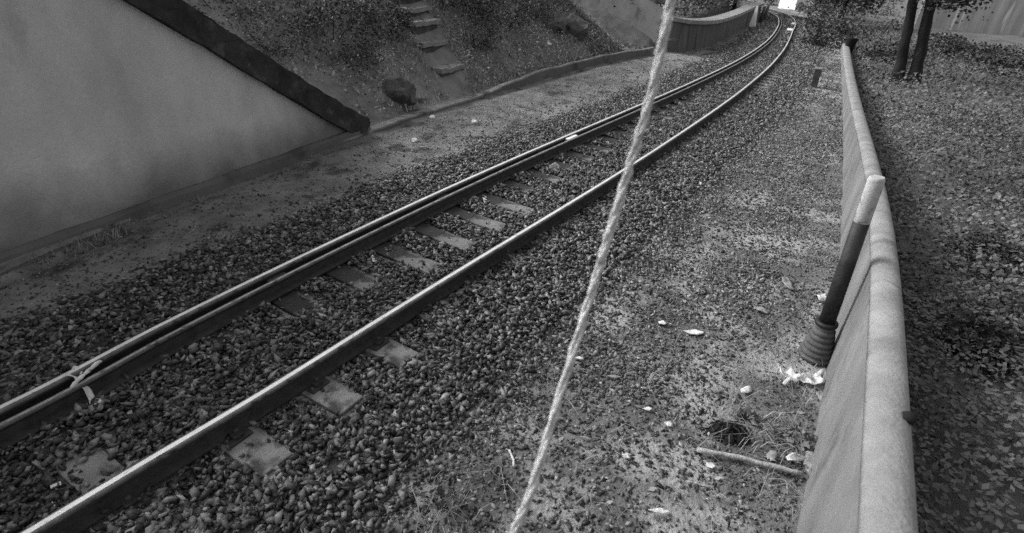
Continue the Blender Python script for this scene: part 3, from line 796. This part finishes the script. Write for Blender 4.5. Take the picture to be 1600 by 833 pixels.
# leaf litter: small pale flakes on the dirt
n = 11000
s = RNG.uniform(-1.5, 14, n); d = np.where(RNG.random(n) < .72, RNG.uniform(1.2, 3.5, n), RNG.uniform(-2.9, 1.2, n))
x = np.interp(s, SS, CL[:, 0]) + d * np.interp(s, SS, NRM[:, 0]); y = np.interp(s, SS, CL[:, 1]) + d * np.interp(s, SS, NRM[:, 1])
m = RNG.random(n) < np.where(d > 1.2, .35 + .5 * smooth(-.2, .5, vnoise(x, y, 1.5, 7)), .30)
m &= par_side(np.stack([x, y], 1)) < -.04
x, y, d = x[m], y[m], d[m]; k = len(x); z = H(x, y) + .012 + .025 * (np.abs(d) < 1.6)
Vv, Fv, Tv = leaf_quads(np.stack([x, y, z], 1), RNG.uniform(.012, .065, k), RNG.choice([.05, .09, .14, .25, .42], k, p=[.22, .25, .23, .18, .12]), RNG, up=2.5)
obj('leaf_litter', mesh_np('leaf_litter', Vv, Fv, tone=Tv), M['leaf'], kind='stuff')

# ------------------------------------------------------------------ rope hanging in front
rp = [(1085, -120, 1.30), (1050, 0, 1.28), (1018, 145, 1.27), (985, 255, 1.27), (955, 355, 1.27), (925, 455, 1.28), (880, 600, 1.30), (830, 765, 1.34), (803, 833, 1.37), (765, 960, 1.45), (700, 1180, 1.75)]
pts = [np.array([0, 0, CAMH]) + ray(a, b) * c for a, b, c in rp]
pts = spline(np.array(pts), 90)
g0 = pts[-1]; dr = (pts[-1] - pts[-4]); dr /= np.linalg.norm(dr)
tt = (g0[2] + .2) / max(-dr[2], .3)
pts = np.vstack([pts, g0 + dr * tt * .5, g0 + dr * tt])
pts = spline(pts, 240)
rope = empty('rope', tuple(pts[-1]), label='pale fibre rope hanging slantwise across the view in front of the track', cat='rope')
for k in range(3):
    Pk = []
    for i, p in enumerate(pts):
        t = (pts[min(i + 1, len(pts) - 1)] - pts[max(i - 1, 0)]); t /= np.linalg.norm(t)
        a = np.cross(t, [0, 1, .2]); a /= np.linalg.norm(a); b = np.cross(t, a)
        ph = i * .20 + k * 2.0944
        Pk.append(p + (a * math.cos(ph) + b * math.sin(ph)) * .0048 + RNG.normal(0, .0007, 3))
    o = obj('strand', tube_mesh('strand', Pk, [.0057 + .0012 * math.sin(i * .9 + k * 2) for i in range(len(Pk))], 8), M['rope'], rope); o.location = -rope.location

nf = 420
ci = RNG.integers(2, len(pts) - 2, nf); cc = pts[ci] + RNG.normal(0, .0075, (nf, 3))
fv, ff, ft = leaf_quads(cc, RNG.uniform(.012, .04, nf), RNG.uniform(.3, .7, nf), RNG, aspect=.045)
o = obj('fibres', mesh_np('fibres', fv, ff, tone=ft), M['straw'], rope, kind='stuff'); o.location = -rope.location

# ------------------------------------------------------------------ marker post with ribbed foot against the parapet
pb = U(1272, 560, -.2); px3 = np.array([pb[0], pb[1], Hz(*pb)])
post = empty('delineator_post', tuple(px3), label='dark round post with ribbed rubber foot and pale upper sleeve leaning at the parapet', cat='post')
lean = np.array([-.055, .01, 1.0])
def at_h(h): return Vector(lean * h + np.array([.0, 0, 0]))
prof = [(0, .11), (.02, .118)]
hz = .02
for k in range(6):
    prof += [(hz + .008, .130 - .009 * k), (hz + .030, .128 - .009 * k), (hz + .036, .114 - .009 * k), (hz + .044, .114 - .009 * k)]
    hz += .046
prof += [(hz + .02, .072), (hz + .03, .066)]
obj('ribbed_foot', tube_mesh('ribbed_foot', [at_h(a) for a, b in prof], [b for a, b in prof], 24), M['rubber'], post)
obj('collar', tube_mesh('collar', [at_h(h) for h in (hz + .03, hz + .034, hz + .06, hz + .064)], [.066, .082, .082, .066], 20), M['postdark'], post)
obj('shaft', tube_mesh('shaft', [at_h(h) for h in (hz + .06, .7, 1.20)], [.058, .056, .054], 20), M['postdark'], post)
obj('sleeve', tube_mesh('sleeve', [at_h(h) for h in (1.19, 1.2, 1.4, 1.51, 1.53)], [.050, .053, .053, .052, .044], 20), M['postpale'], post)

# ------------------------------------------------------------------ short post and marker further on
q = hit(1271, 136)
kp_ = empty('kilometre_post', tuple(q), -heading(16), label='short dark stone post with pale cap beside the track, well past the ribbed foot', cat='post')
bm = box_bm(bmesh.new(), (-.085, -.085, -.15), (.085, .085, .47), .02); rough_up(bm, .012, 3, 4)
o = obj('shaft', mesh_bm('shaft', bm), M['riser'], kp_); o.rotation_euler = (0, -.04, 0)
bm = box_bm(bmesh.new(), (-.095, -.095, .47), (.095, .095, .505), .01); rough_up(bm, .006, 4, 2)
o = obj('cap', mesh_bm('cap', bm), M['coping_pale'], kp_); o.rotation_euler = (0, -.04, 0)
q = hit(1175, 42)
mk = empty('white_marker', tuple(q), -heading(30), label='tall white wedge shaped marker at the far end of the grey retaining wall', cat='marker')
bm = bmesh.new(); box_bm(bm, (-.17, -.15, -.1), (.17, .15, .22), .03); obj('base', mesh_bm('base', bm), M['paint'], mk)
bm = bmesh.new(); r_ = bmesh.ops.create_cone(bm, cap_ends=True, segments=4, radius1=.20, radius2=.07, depth=.85, matrix=Matrix.Translation((0, 0, .63)) @ Matrix.Rotation(.785, 4, 'Z'))
obj('wedge', mesh_bm('wedge', bm), M['paint'], mk)
for k, (px, py, lab) in enumerate([(1188, 36, 'dark slim post just right of the white wedge marker'), (1194, 33, 'paler slim post, second to the right of the white wedge marker')]):
    q = hit(px, py)
    t = empty('slim_post', tuple(q), label=lab, cat='post')
    obj('shaft', tube_mesh('shaft', [(0, 0, -.1), (0, 0, .9), (0, 0, .93)], [.09, .085, .05], 10), M['riser' if k == 0 else 'wallmid'], t)

# dark pot standing behind the far parapet
q = hit(1324, 84)
pot = obj('dark_bin', tube_mesh('dark_bin', [(0, 0, 0), (0, 0, .01), (0, 0, .55), (0, 0, .6), (0, 0, .6)], [.14, .15, .21, .23, .19], 16), M['pot'], label='small dark bin just behind the far end of the parapet', cat='bin')
pot.location = q

# ------------------------------------------------------------------ rocks on the bank
def rock(px, py, rad, label, m, name='rock', seed=0, flat=.75, lift=.3):
    q = hit(px, py)
    bm = bmesh.new(); bmesh.ops.create_icosphere(bm, subdivisions=3, radius=1)
    from mathutils import noise
    for v in bm.verts:
        w = noise.noise_vector(v.co * 1.3 + Vector((seed * 7.1, 0, 0))) * .55 + noise.noise_vector(v.co * 3.2 + Vector((seed, 3, 0))) * .16
        v.co = Vector((v.co.x * rad, v.co.y * rad, v.co.z * rad * flat)) + w * rad
    o = obj(name, mesh_bm(name, bm), m, label=label, cat='rock')
    o.location = (q[0], q[1], q[2] + rad * lift); return o
rock(626, 152, .28, 'large dark boulder by the foot of the stone steps', M['rock'], 'boulder', 1, .85, .3)
rock(893, 52, .42, 'dark rock at the top of the dry stubble, near the grey wing wall', M['rock'], 'boulder', 2, .8)
rock(868, 48, .34, 'pale squarish rock beside the dark rock near the grey wing wall', M['wallmid'], 'boulder', 3, .9)
rock(630, 165, .07, 'small white stone under the dark boulder by the kerb', M['coping_pale'], 'stone', 4)
rock(675, 185, .055, 'small white stone on the drain kerb below the stone steps', M['paint'], 'stone', 5)
rock(648, 221, .045, 'lone white stone lying on the dirt path below the kerb', M['paint'], 'stone', 6)
rock(741, 193, .05, 'white stone on the path edge where the ballast begins', M['paint'], 'stone', 7)
rock(866, 268, .085, 'round whitish stone lying between the rails', M['coping_pale'], 'stone', 8)
rock(857, 70, .08, 'bright white stone in the dry stubble near the pale squarish rock', M['paint'], 'stone', 9)

# ------------------------------------------------------------------ shrubs on the left bank
BL = [((560, 110), (.55, .55, .40), 'mid grey leafy shrub on the bank left of the stone steps', (.05, .13), .055),
      ((520, 60), (.7, .7, .45), 'dark shrub higher up the bank above the end of the pale wall', (.03, .09), .06),
      ((600, 60), (.5, .5, .45), 'dark narrow shrub tight against the left of the stone steps', (.025, .07), .055),
      ((745, 30), (.8, .8, .75), 'tall dark shrub right of the stone steps at the top of the picture', (.03, .09), .07),
      ((790, 45), (.8, .8, .7), 'bright speckled shrub between the tall dark shrub and the wing wall', (.05, .17), .07),
      ((835, 25), (.7, .7, .6), 'dark shrub against the edge of the grey wing wall', (.03, .09), .07),
      ((745, 75), (.5, .5, .4), 'low dark shrub just right of the lower stone steps', (.025, .08), .05),
      ((700, 10), (.7, .7, .5), 'shadowy shrub directly behind the uppermost stone steps', (.03, .09), .06),
      ((430, 80), (.8, .8, .4), 'smooth grey low shrub just above the dark coping', (.06, .10), .05),
      ((350, 20), (.9, .9, .5), 'grey shrub above the highest part of the dark coping', (.06, .10), .05)]
for k, (p_, rad, lab, tn, lf) in enumerate(BL):
    q = hit(*p_); make_bush(q - np.array([0, 0, .05]), rad, lab, 1500, lf, tn, k, group='shrubs on the bank')

# ------------------------------------------------------------------ plants behind the far wall and on the right
def bush_at(px, py, rad, label, tn=(.04, .11), leaf=.12, n=1800, seed=0, group=None):
    q = hit(px, py); return make_bush(q - np.array([0, 0, .05]), rad, label, n, leaf, tn, seed, group=group)
G2 = 'bushes beyond the far wall'
bush_at(985, 22, (1.1, 1.1, .9), 'dark leafy bush at the left end of the pale coping', (.02, .08), .10, 2200, 31, G2)
bush_at(1070, 4, (1.6, 1.6, .8), 'pale speckled bush behind the middle of the far wall', (.06, .2), .14, 2000, 32, G2)
bush_at(1125, 2, (1.8, 1.8, 1.0), 'mixed grey bush behind the right end of the far wall', (.05, .16), .15, 2000, 33, G2)
bush_at(1158, 2, (1.5, 1.5, 1.2), 'smooth grey bush above the white wedge marker', (.07, .12), .15, 2000, 34, G2)
bush_at(1190, 6, (1.1, 1.1, .8), 'dim bush at the mouth of the bend between marker and rails', (.04, .10), .16, 1800, 35, G2)
G3 = 'bushes along the right of the track'
for k, (px, py, rad, lab, tn) in enumerate([
    (1272, 40, (1.3, 1.3, .8), 'soft grey bush beside the far rails, left of the parapet end', (.07, .12)),
    (1285, 70, (1.2, 1.2, .6), 'low grey bush on the verge below the soft grey bush', (.06, .11)),
    (1312, 24, (2.0, 2.0, 1.3), 'bush behind the end of the parapet', (.05, .13)),
    (1345, 55, (1.6, 1.6, .9), 'grey weedy bush between the parapet and the twin trunks', (.06, .13)),
    (1362, 22, (2.0, 2.0, 1.5), 'dark bush left of the twin trunked tree', (.025, .08)),
    (1385, 95, (1.0, 1.0, .5), 'low bush at the left foot of the twin trunked tree', (.05, .10)),
    (1470, 88, (1.0, 1.0, .5), 'speckled bush just right of the twin trunks', (.04, .13)),
    (1530, 98, (1.2, 1.2, .4), 'dark bush in front of the stained wall', (.03, .07)),
    (1590, 118, (1.2, 1.2, .4), 'darkest bush before the right end of the stained wall', (.02, .055)),
    (1540, 240, (.9, .9, .35), 'low mottled plant in the rough ground right of the parapet', (.04, .09)),
    (1590, 330, (.8, .8, .4), 'grey plant at the edge of the rough ground, below the mottled plant', (.04, .09)),
    (1530, 430, (.42, .42, .30), 'dark leafy weed growing close behind the parapet', (.02, .06)),
    (1590, 520, (.4, .4, .3), 'pale leafy weed near the dark weed behind the parapet', (.05, .10)),
    (1510, 560, (.25, .25, .22), 'small dark weed lowest behind the parapet', (.02, .05))]):
    near = py > 200
    bush_at(px, py, rad, lab, tn, .05 if near else .13, 1400 if near else 1800, 50 + k, G3)

# ------------------------------------------------------------------ trees
def make_tree(loc, name, label, trunks, crown_c, crown_r, n, leaf, tone, seed, group=None):
    rng = np.random.default_rng(seed)
    t = empty(name, tuple(loc), label=label, cat='tree', group=group)
    for k, (pts_, r0_, r1_) in enumerate(trunks):
        P_ = spline(np.array(pts_, float), 14)
        P_ += rng.normal(0, .012, P_.shape)
        obj('trunk', tube_mesh('trunk', P_, np.linspace(r0_, r1_, 14) * (1 + .5 * np.exp(-np.arange(14) / 1.3)) * (1 + .06 * np.sin(np.arange(14) * 1.9)), 12), M['bark'], t)
    tops = [np.array(p_[0][-1], float) for p_ in trunks]
    bv = []
    for k in range(9):
        b = tops[k % len(tops)]; e = np.array(crown_c) + rng.normal(size=3) * np.array(crown_r) * .55
        P_ = spline(np.array([b - [0, 0, .3], (b + e) / 2 + rng.normal(0, .15, 3), e]), 8)
        obj('limb', tube_mesh('limb', P_, np.linspace(.07, .015, 8), 6), M['bark'], t)
    C, ct = clump_centers(crown_c, crown_r, n, 34, rng, .22)
    Vv, Fv, Tv = leaf_quads(C, rng.uniform(.6, 1.4, n) * leaf, rng.uniform(tone[0], tone[1], n) * ct, rng)
    obj('crown', mesh_np('crown', Vv, Fv, tone=Tv), M['leaf'], t)
    return t
q = hit(1414, 128)
tx = np.array([math.cos(.45), -math.sin(.45), 0])          # sideways as the camera sees it
make_tree(q, 'twin_trunk_tree', 'dark tree with two straight trunks standing close together beyond the parapet',
          [([-tx * .22, -tx * .36 + [0, 0, .9], -tx * .52 + [0, 0, 1.8], -tx * .70 + [0, 0, 2.9]], .155, .13),
           ([tx * .21, tx * .09 + [0, 0, .9], -tx * .08 + [0, 0, 1.8], -tx * .26 + [0, 0, 3.0]], .165, .14)],
          (-1.0, .3, 3.25), (2.2, 2.2, 1.25), 5600, .12, (.012, .05), 5)
BT = [((1292, 8), 'broad pale crowned tree far off above the soft grey bush', 3.0, (.04, .12)), ((1320, 6), 'far dark crowned tree above the parapet end', 3.4, (.03, .09)),
      ((1150, 0), 'far tree filling the gap above the white wedge marker', 3.2, (.04, .12)), ((1030, 0), 'far tree rising behind the left end of the pale coping', 3.0, (.03, .10)),
      ((1560, 20), 'dark tree standing behind the stained wall', 3.6, (.015, .05))]
for k, (p_, lab, hh, tn) in enumerate(BT):
    d_ = ray(*p_); tdist = (52, 46, 48, 40, 62)[k]
    b = np.array([0, 0, CAMH]) + d_ * tdist; b[2] = Hz(b[0], b[1])
    make_tree(b, 'tree', lab, [([(0, 0, -.2), (.05, 0, hh * .4), (0, .05, hh * .8)], .20, .12)], (0, 0, hh * .9), (hh * .8, hh * .8, hh * .65), 3800, .26, tn, 70 + k, 'trees at the back')

# ------------------------------------------------------------------ stained boundary wall, upper right
b0_ = U(1440, 40, -.0); b1_ = U(1700, 66, .0)
bl = np.array([b0_ + (b1_ - b0_) * t for t in np.linspace(-.05, 1, 12)])
bz = Hz(*bl[6]) ; bwr = empty('boundary_wall', (bl[6][0], bl[6][1], bz), label='pale plastered boundary wall streaked with stains, at the back on the right', cat='wall')
put('wall_face', loft_mesh('wall_face', bl[::-1], lambda i: [(-.3, -.5), (0, -.5), (0, 1.9 + bz + .08 * (11 - i)), (-.3, 1.9 + bz + .08 * (11 - i))]), M['bwall'], bwr)

# ------------------------------------------------------------------ white hut at the top, far along the line
d_ = ray(1240, 5); hb = np.array([0, 0, CAMH]) + d_ * 60; hz_ = Hz(hb[0], hb[1])
hut = empty('white_hut', (hb[0], hb[1], hz_), .5, label='tiny bright white hut far along the line where the rails vanish', cat='hut')
obj('wall', mesh_bm('wall', box_bm(bmesh.new(), (-.75, -.9, -.3), (.75, .9, 1.5), .02)), M['paint'], hut)
bm = bmesh.new(); vs = [bm.verts.new(v) for v in [(-.9, -1.05, 1.5), (.9, -1.05, 1.5), (.9, 1.05, 1.5), (-.9, 1.05, 1.5), (-.9, 0, 1.9), (.9, 0, 1.9)]]
for f_ in [(0, 1, 5, 4), (2, 3, 4, 5), (0, 4, 3), (1, 2, 5), (3, 2, 1, 0)]: bm.faces.new([vs[k] for k in f_])
obj('roof', mesh_bm('roof', bm), M['coping_pale'], hut)
obj('door', mesh_bm('door', box_bm(bmesh.new(), (-.35, .88, -.1), (.35, .94, 1.3), .01)), M['pot'], hut)
for px, py, lab in [(1228, 12, 'bright white slab lying short of the white hut'), (1234, 50, 'white slab standing in for the bright glint between the far rails'), (1239, 40, 'long white slab standing in for glare on the outer rail of the far bend')]:
    q = hit(px, py)  # the two on the bend are rail glare, put in as white slabs
    bm = box_bm(bmesh.new(), (-.16, -.6, 0.02), (.16, .6, .08), .01); rough_up(bm, .02, int(px), 3)
    o = obj('white_slab_glint', mesh_bm('white_slab_glint', bm), M['paint'], label=lab, cat='litter'); o.location = q + np.array([0, 0, .05]); o.rotation_euler = (0, 0, -heading(32))

# ------------------------------------------------------------------ litter
def scrap(px, py, outline, label, m, name='plastic_scrap', h=.012, curl=.02, seed=0, cat='litter', lift=.012, on=None, size=1.0):
    """crumpled flat piece: outline in photo pixels around (px,py), laid on the ground at its real size"""
    c = np.array(on if on is not None else hit(px, py))
    zz = c[2] + lift
    P2 = np.array([U(px + a * size, py + b * size, zz) for a, b in outline])
    bm = bmesh.new()
    vs = [bm.verts.new((p[0] - c[0], p[1] - c[1], 0)) for p in P2]
    f = bm.faces.new(vs)
    bmesh.ops.triangulate(bm, faces=[f])
    bmesh.ops.subdivide_edges(bm, edges=bm.edges[:], cuts=3, use_grid_fill=True)
    from mathutils import noise
    for v in bm.verts:
        v.co.z += noise.noise(v.co * 16 + Vector((seed * 3.3, 0, 0))) * curl + noise.noise(v.co * 40 + Vector((seed, 0, 0))) * curl * .5 + curl * .5
    ex = bmesh.ops.solidify(bm, geom=bm.faces[:], thickness=h * .25)
    o = obj(name, mesh_bm(name, bm, True), m, label=label, cat=cat)
    o.location = (c[0], c[1], zz); return o
scrap(1250, 592, [(-38, -18), (-28, -10), (-16, -12), (-6, -3), (12, 0), (34, -6), (36, 6), (30, 14), (12, 12), (-2, 6), (-18, 10), (-36, 12), (-22, 4), (-34, -6)], 'large torn white plastic scrap on the ground against the parapet', M['white'], curl=.05, seed=1, size=1.0)
scrap(1230, 445, [(-11, -9), (0, -9), (9, 2), (11, 9), (4, 10), (-6, 2)], 'whitish oval leaf or wrapper alone on the gravel up the verge', M['coping_pale'], 'dry_leaf', curl=.03, seed=2)
scrap(1284, 467, [(-10, -4), (6, -6), (8, 4), (-6, 5)], 'small white scrap just behind the collar of the ribbed post', M['white'], curl=.03, seed=3)
scrap(1190, 485, [(-14, -5), (0, -4), (14, 3), (10, 6), (-6, 2)], 'pale folded strip between the oval leaf and the large plastic scrap', M['coping_pale'], curl=.02, seed=4)
scrap(1165, 612, [(-10, -4), (6, -8), (10, 0), (2, 5), (-8, 3)], 'white flake left of the large torn plastic scrap', M['white'], curl=.02, seed=5)
scrap(1110, 728, [(-7, -4), (4, -3), (8, 2), (2, 5), (-6, 1)], 'small white chip just below the wooden stick', M['white'], curl=.01, seed=6)
scrap(978, 714, [(-7, -4), (5, -5), (7, 2), (-4, 4)], 'square white chip alone in the middle of the dirt patch', M['white'], curl=.01, seed=7)
scrap(917, 687, [(-12, -4), (-9, -5), (12, 3), (10, 5)], 'thin pale straw piece left of the square white chip', M['straw_m'] if 'straw_m' in M else M['coping_pale'], curl=.01, seed=8)
scrap(1045, 664, [(-8, -3), (3, -4), (7, 3), (-2, 4)], 'tiny white flake among pebbles right of the dirt patch', M['white'], curl=.01, seed=9)
scrap(700, 517, [(-14, -4), (4, -7), (14, 2), (6, 7), (-10, 4)], 'pale flat stone slip beside the rail between two bare sleeper ends', M['sleeper'], 'flat_stone', curl=.02, seed=10)
scrap(81, 676, [(-12, 4), (-6, -4), (8, -7), (12, -3), (2, 6), (-6, 8)], 'bright crumpled wrapper between the rails near the corner', M['white'], curl=.03, seed=11)
scrap(122, 696, [(-9, 4), (2, 0), (9, -5), (8, 0), (0, 5), (-8, 8)], 'bone shaped white scrap between the rails', M['white'], curl=.02, seed=12)
scrap(89, 762, [(-9, 2), (-6, -4), (8, -6), (9, 0), (2, 1), (-8, 5)], 'white folded scrap lying on the bare sleeper top', M['white'], curl=.02, seed=13)
scrap(85, 795, [(-5, 8), (-2, -8), (4, -2), (6, 0), (0, 8)], 'white curled scrap on the sleeper right by the single rail', M['white'], curl=.03, seed=14)
scrap(26, 686, [(-5, -4), (4, -3), (6, 3), (-4, 4)], 'small white pebble like flake at the corner beside the check rail', M['white'], curl=.02, seed=15)
scrap(437, 528, [(-4, -4), (4, -3), (3, 4), (-3, 3)], 'tiny bright square between the rails', M['paint'], curl=.01, seed=16)
scrap(586, 410, [(-5, -6), (2, -2), (7, 8), (3, 8), (-4, 0)], 'bright peeled strip beside the check rail by the first shaded sleepers', M['white'], curl=.03, seed=17)
scrap(757, 313, [(-5, -6), (3, -5), (4, 4), (0, 6)], 'small bright scrap between the rails, farther than the peeled strip', M['white'], curl=.03, seed=18)
scrap(1120, 145, [(-22, -6), (-18, -7), (20, 4), (22, 8), (0, 3)], 'long pale slat lying between the rails short of the bend', M['coping_pale'], curl=.01, seed=19)
scrap(1265, 735, [(-14, 8), (-10, -20), (0, -34), (10, -14), (12, 6), (2, 20), (-6, 26)], 'heap of whitish leaves against the foot of the parapet', M['coping_pale'], 'leaf_heap', curl=.10, seed=20, size=.9)
scrap(1205, 720, [(-8, -10), (8, -8), (6, 10), (-4, 6)], 'clear plastic scrap just above the end of the wooden stick', M['coping_pale'], curl=.06, seed=21)
scrap(290, 803, [(-16, 6), (0, -10), (12, -6), (10, 8), (-8, 14)], 'flat pale stone outside the single rail near the bottom edge', M['sleeper'], 'flat_stone', curl=.02, seed=22)
scrap(1240, 720, [(-14, -3), (0, -7), (22, -8), (24, -2), (6, 2), (-8, 5)], 'whitish long leaf beside the leaf heap', M['white'], 'dry_leaf', curl=.05, seed=23)

for k, (px, py, lab) in enumerate([(885, 600, 'bright chip right beside the rope, half way down its lower part'), (905, 560, 'pale flake just right of the rope above the dirt patch'), (870, 655, 'small pale chip hugging the rope where the dirt patch starts'),
        (1035, 505, 'white chip on the gravel high above the wooden stick'), (1120, 610, 'pale flat flake left of the white flake by the torn plastic'), (1085, 520, 'pale chip on the open gravel left of the folded strip'),
        (1195, 670, 'pale crumb right of the black ash heap'), (1012, 640, 'white crumb on the bare middle of the dirt patch'), (960, 590, 'pale crumb on the gravel right of the rope, above the straw piece'),
        (690, 785, 'white crumb by the tiny weed at the bottom of the picture'), (900, 800, 'pale chip low on the dirt right of the rope foot'), (1030, 800, 'pale chip near the bottom edge below the short twig'), (1255, 790, 'white flake at the parapet foot near the bottom edge')]):
    w_ = 4 + (k * 37 % 6); tw = 1 + (k % 3) * .5
    scrap(px, py, [(-w_ * tw, -w_ * .3), (w_ * .2, -w_ * .5), (w_ * tw, w_ * .1), (w_ * .5, w_ * .5), (-w_ * .6, w_ * .3)], lab, M['white'] if k % 2 else M['coping_pale'], 'litter_chip', curl=.008, seed=60 + k, lift=.018)

# rag over the check rail
c = np.array([*U(126, 583, .0), .0])
rag = empty('white_rag', tuple(c), 0, label='torn white rag caught over the check rail with strips hanging down', cat='rag')
def cloth(name, L_, W_, fn, seed):
    nu, nv = 18, 12
    V = []; from mathutils import noise
    for i in range(nu):
        for j in range(nv):
            a = i / (nu - 1); b = j / (nv - 1)
            p = Vector(fn(a, b)); p += noise.noise_vector(p * 14 + Vector((seed, 0, 0))) * .012; V.append(p)
    F = [(i * nv + j, (i + 1) * nv + j, (i + 1) * nv + j + 1, i * nv + j + 1) for i in range(nu - 1) for j in range(nv - 1)]
    return mesh_np(name, np.array([v[:] for v in V]), F, smooth=True)
rag.scale = (.72, .72, .9)
obj('cloth', cloth('cloth', .2, .2, lambda a, b: (-.085 + a * .13, -.07 + b * .13 + .02 * math.sin(a * 5), .016 + .012 * math.sin(b * 9 + a * 4) - .03 * math.sin(a * 3.1)), 1), M['white'], rag)
obj('fold', tube_mesh('fold', spline(np.array([(.03, -.19, -.02), (.06, -.1, .015), (.07, .02, .02), (.075, .12, .02), (.07, .17, .0)]), 14), [.006, .013, .018, .012, .016, .010, .017, .012, .015, .019, .013, .012, .009, .004], 8), M['white'], rag)
obj('strip', cloth('strip', .2, .1, lambda a, b: (.08 + a * .16, -.12 + (b - .5) * .05 * (.4 + 1.2 * math.sin(a * 2.6)) - a * .05 + .015 * math.sin(a * 7), -.01 - .11 * min(a * 2, 1)), 3), M['white'], rag)

# wooden stick
def stick(p0, p1, r, label, m, name, lift=.02, mid=None, cat='stick'):
    a = hit(*p0); b = hit(*p1)
    P_ = [a + [0, 0, r + lift]] + ([hit(*mid) + [0, 0, r + lift]] if mid else []) + [b + [0, 0, r + lift]]
    P_ = spline(np.array(P_), 12); P_ += RNG.normal(0, r * .12, P_.shape)
    o = obj(name, tube_mesh(name, P_ - P_[0], r * (1 + .12 * np.sin(np.arange(12) * 1.7)), 8), m, label=label, cat=cat); o.location = P_[0]; return o
stick((1087, 711), (1252, 750), .016, 'weathered wooden stick lying on the ground, pointing at the parapet foot', M['wood'], 'wooden_stick', mid=(1160, 727))
stick((795, 711), (802, 735), .007, 'bent white wire bit on the ballast left of the rope', M['white'], 'wire_bit', mid=(801, 726))
stick((1200, 755), (1228, 778), .005, 'thin whitish twig bent below the wooden stick', M['straw_t'] if 'straw_t' in M else M['coping_pale'], 'twig', mid=(1224, 760))
stick((1072, 760), (1106, 770), .006, 'short pale twig on the dirt below the left end of the wooden stick', M['wood'], 'twig')
stick((560, 185), (905, 112), .012, 'long bleached cane lying at the foot of the weedy bank', M['coping_pale'], 'cane', lift=.05, mid=(740, 150)) if False else None
# dark hole of ashes
q = hit(1140, 682)
bm = bmesh.new(); bmesh.ops.create_grid(bm, x_segments=40, y_segments=30, size=.5)
from mathutils import noise as _n
for v in bm.verts:
    r_ = math.hypot(v.co.x, v.co.y) * 2; v.co.x *= .42; v.co.y *= .30
    v.co.x *= 1 + .35 * _n.noise(v.co * 9); v.co.y *= 1 + .4 * _n.noise(v.co * 11 + Vector((3, 0, 0)))
    v.co.z = .035 * max(0, 1 - r_ * r_) + (abs(_n.noise(v.co * 22)) * .12 + abs(_n.noise(v.co * 48)) * .05) * max(0, 1 - r_ * .8) - .02 * r_ - .012
ash = obj('ash_heap', mesh_bm('ash_heap', bm), M['char'], label='black heap of burnt residue on the dirt above the wooden stick', cat='ash')
ash.location = q
# young weeds by the parapet foot and at the bottom of the picture
for k, (px, py, r_, lab) in enumerate([(1248, 700, .10, 'pale little weed at the parapet foot beside the leaf heap'), (1225, 690, .07, 'small weed with pale leaves left of the parapet weed'),
                                       (690, 790, .07, 'tiny pale weed sprouting at the bottom of the picture near the rope'), (1165, 650, .06, 'tiny weed above the black ash heap'), (610, 395, .04, 'tiny weed beside the check rail between shaded sleepers')]):
    q = hit(px, py)
    make_bush(q, (r_, r_, r_ * .8), lab, 70, .05 if k != 4 else .03, (.12, .34), 200 + k, 'weed', 'young weeds in the gravel', 'weed', 3)
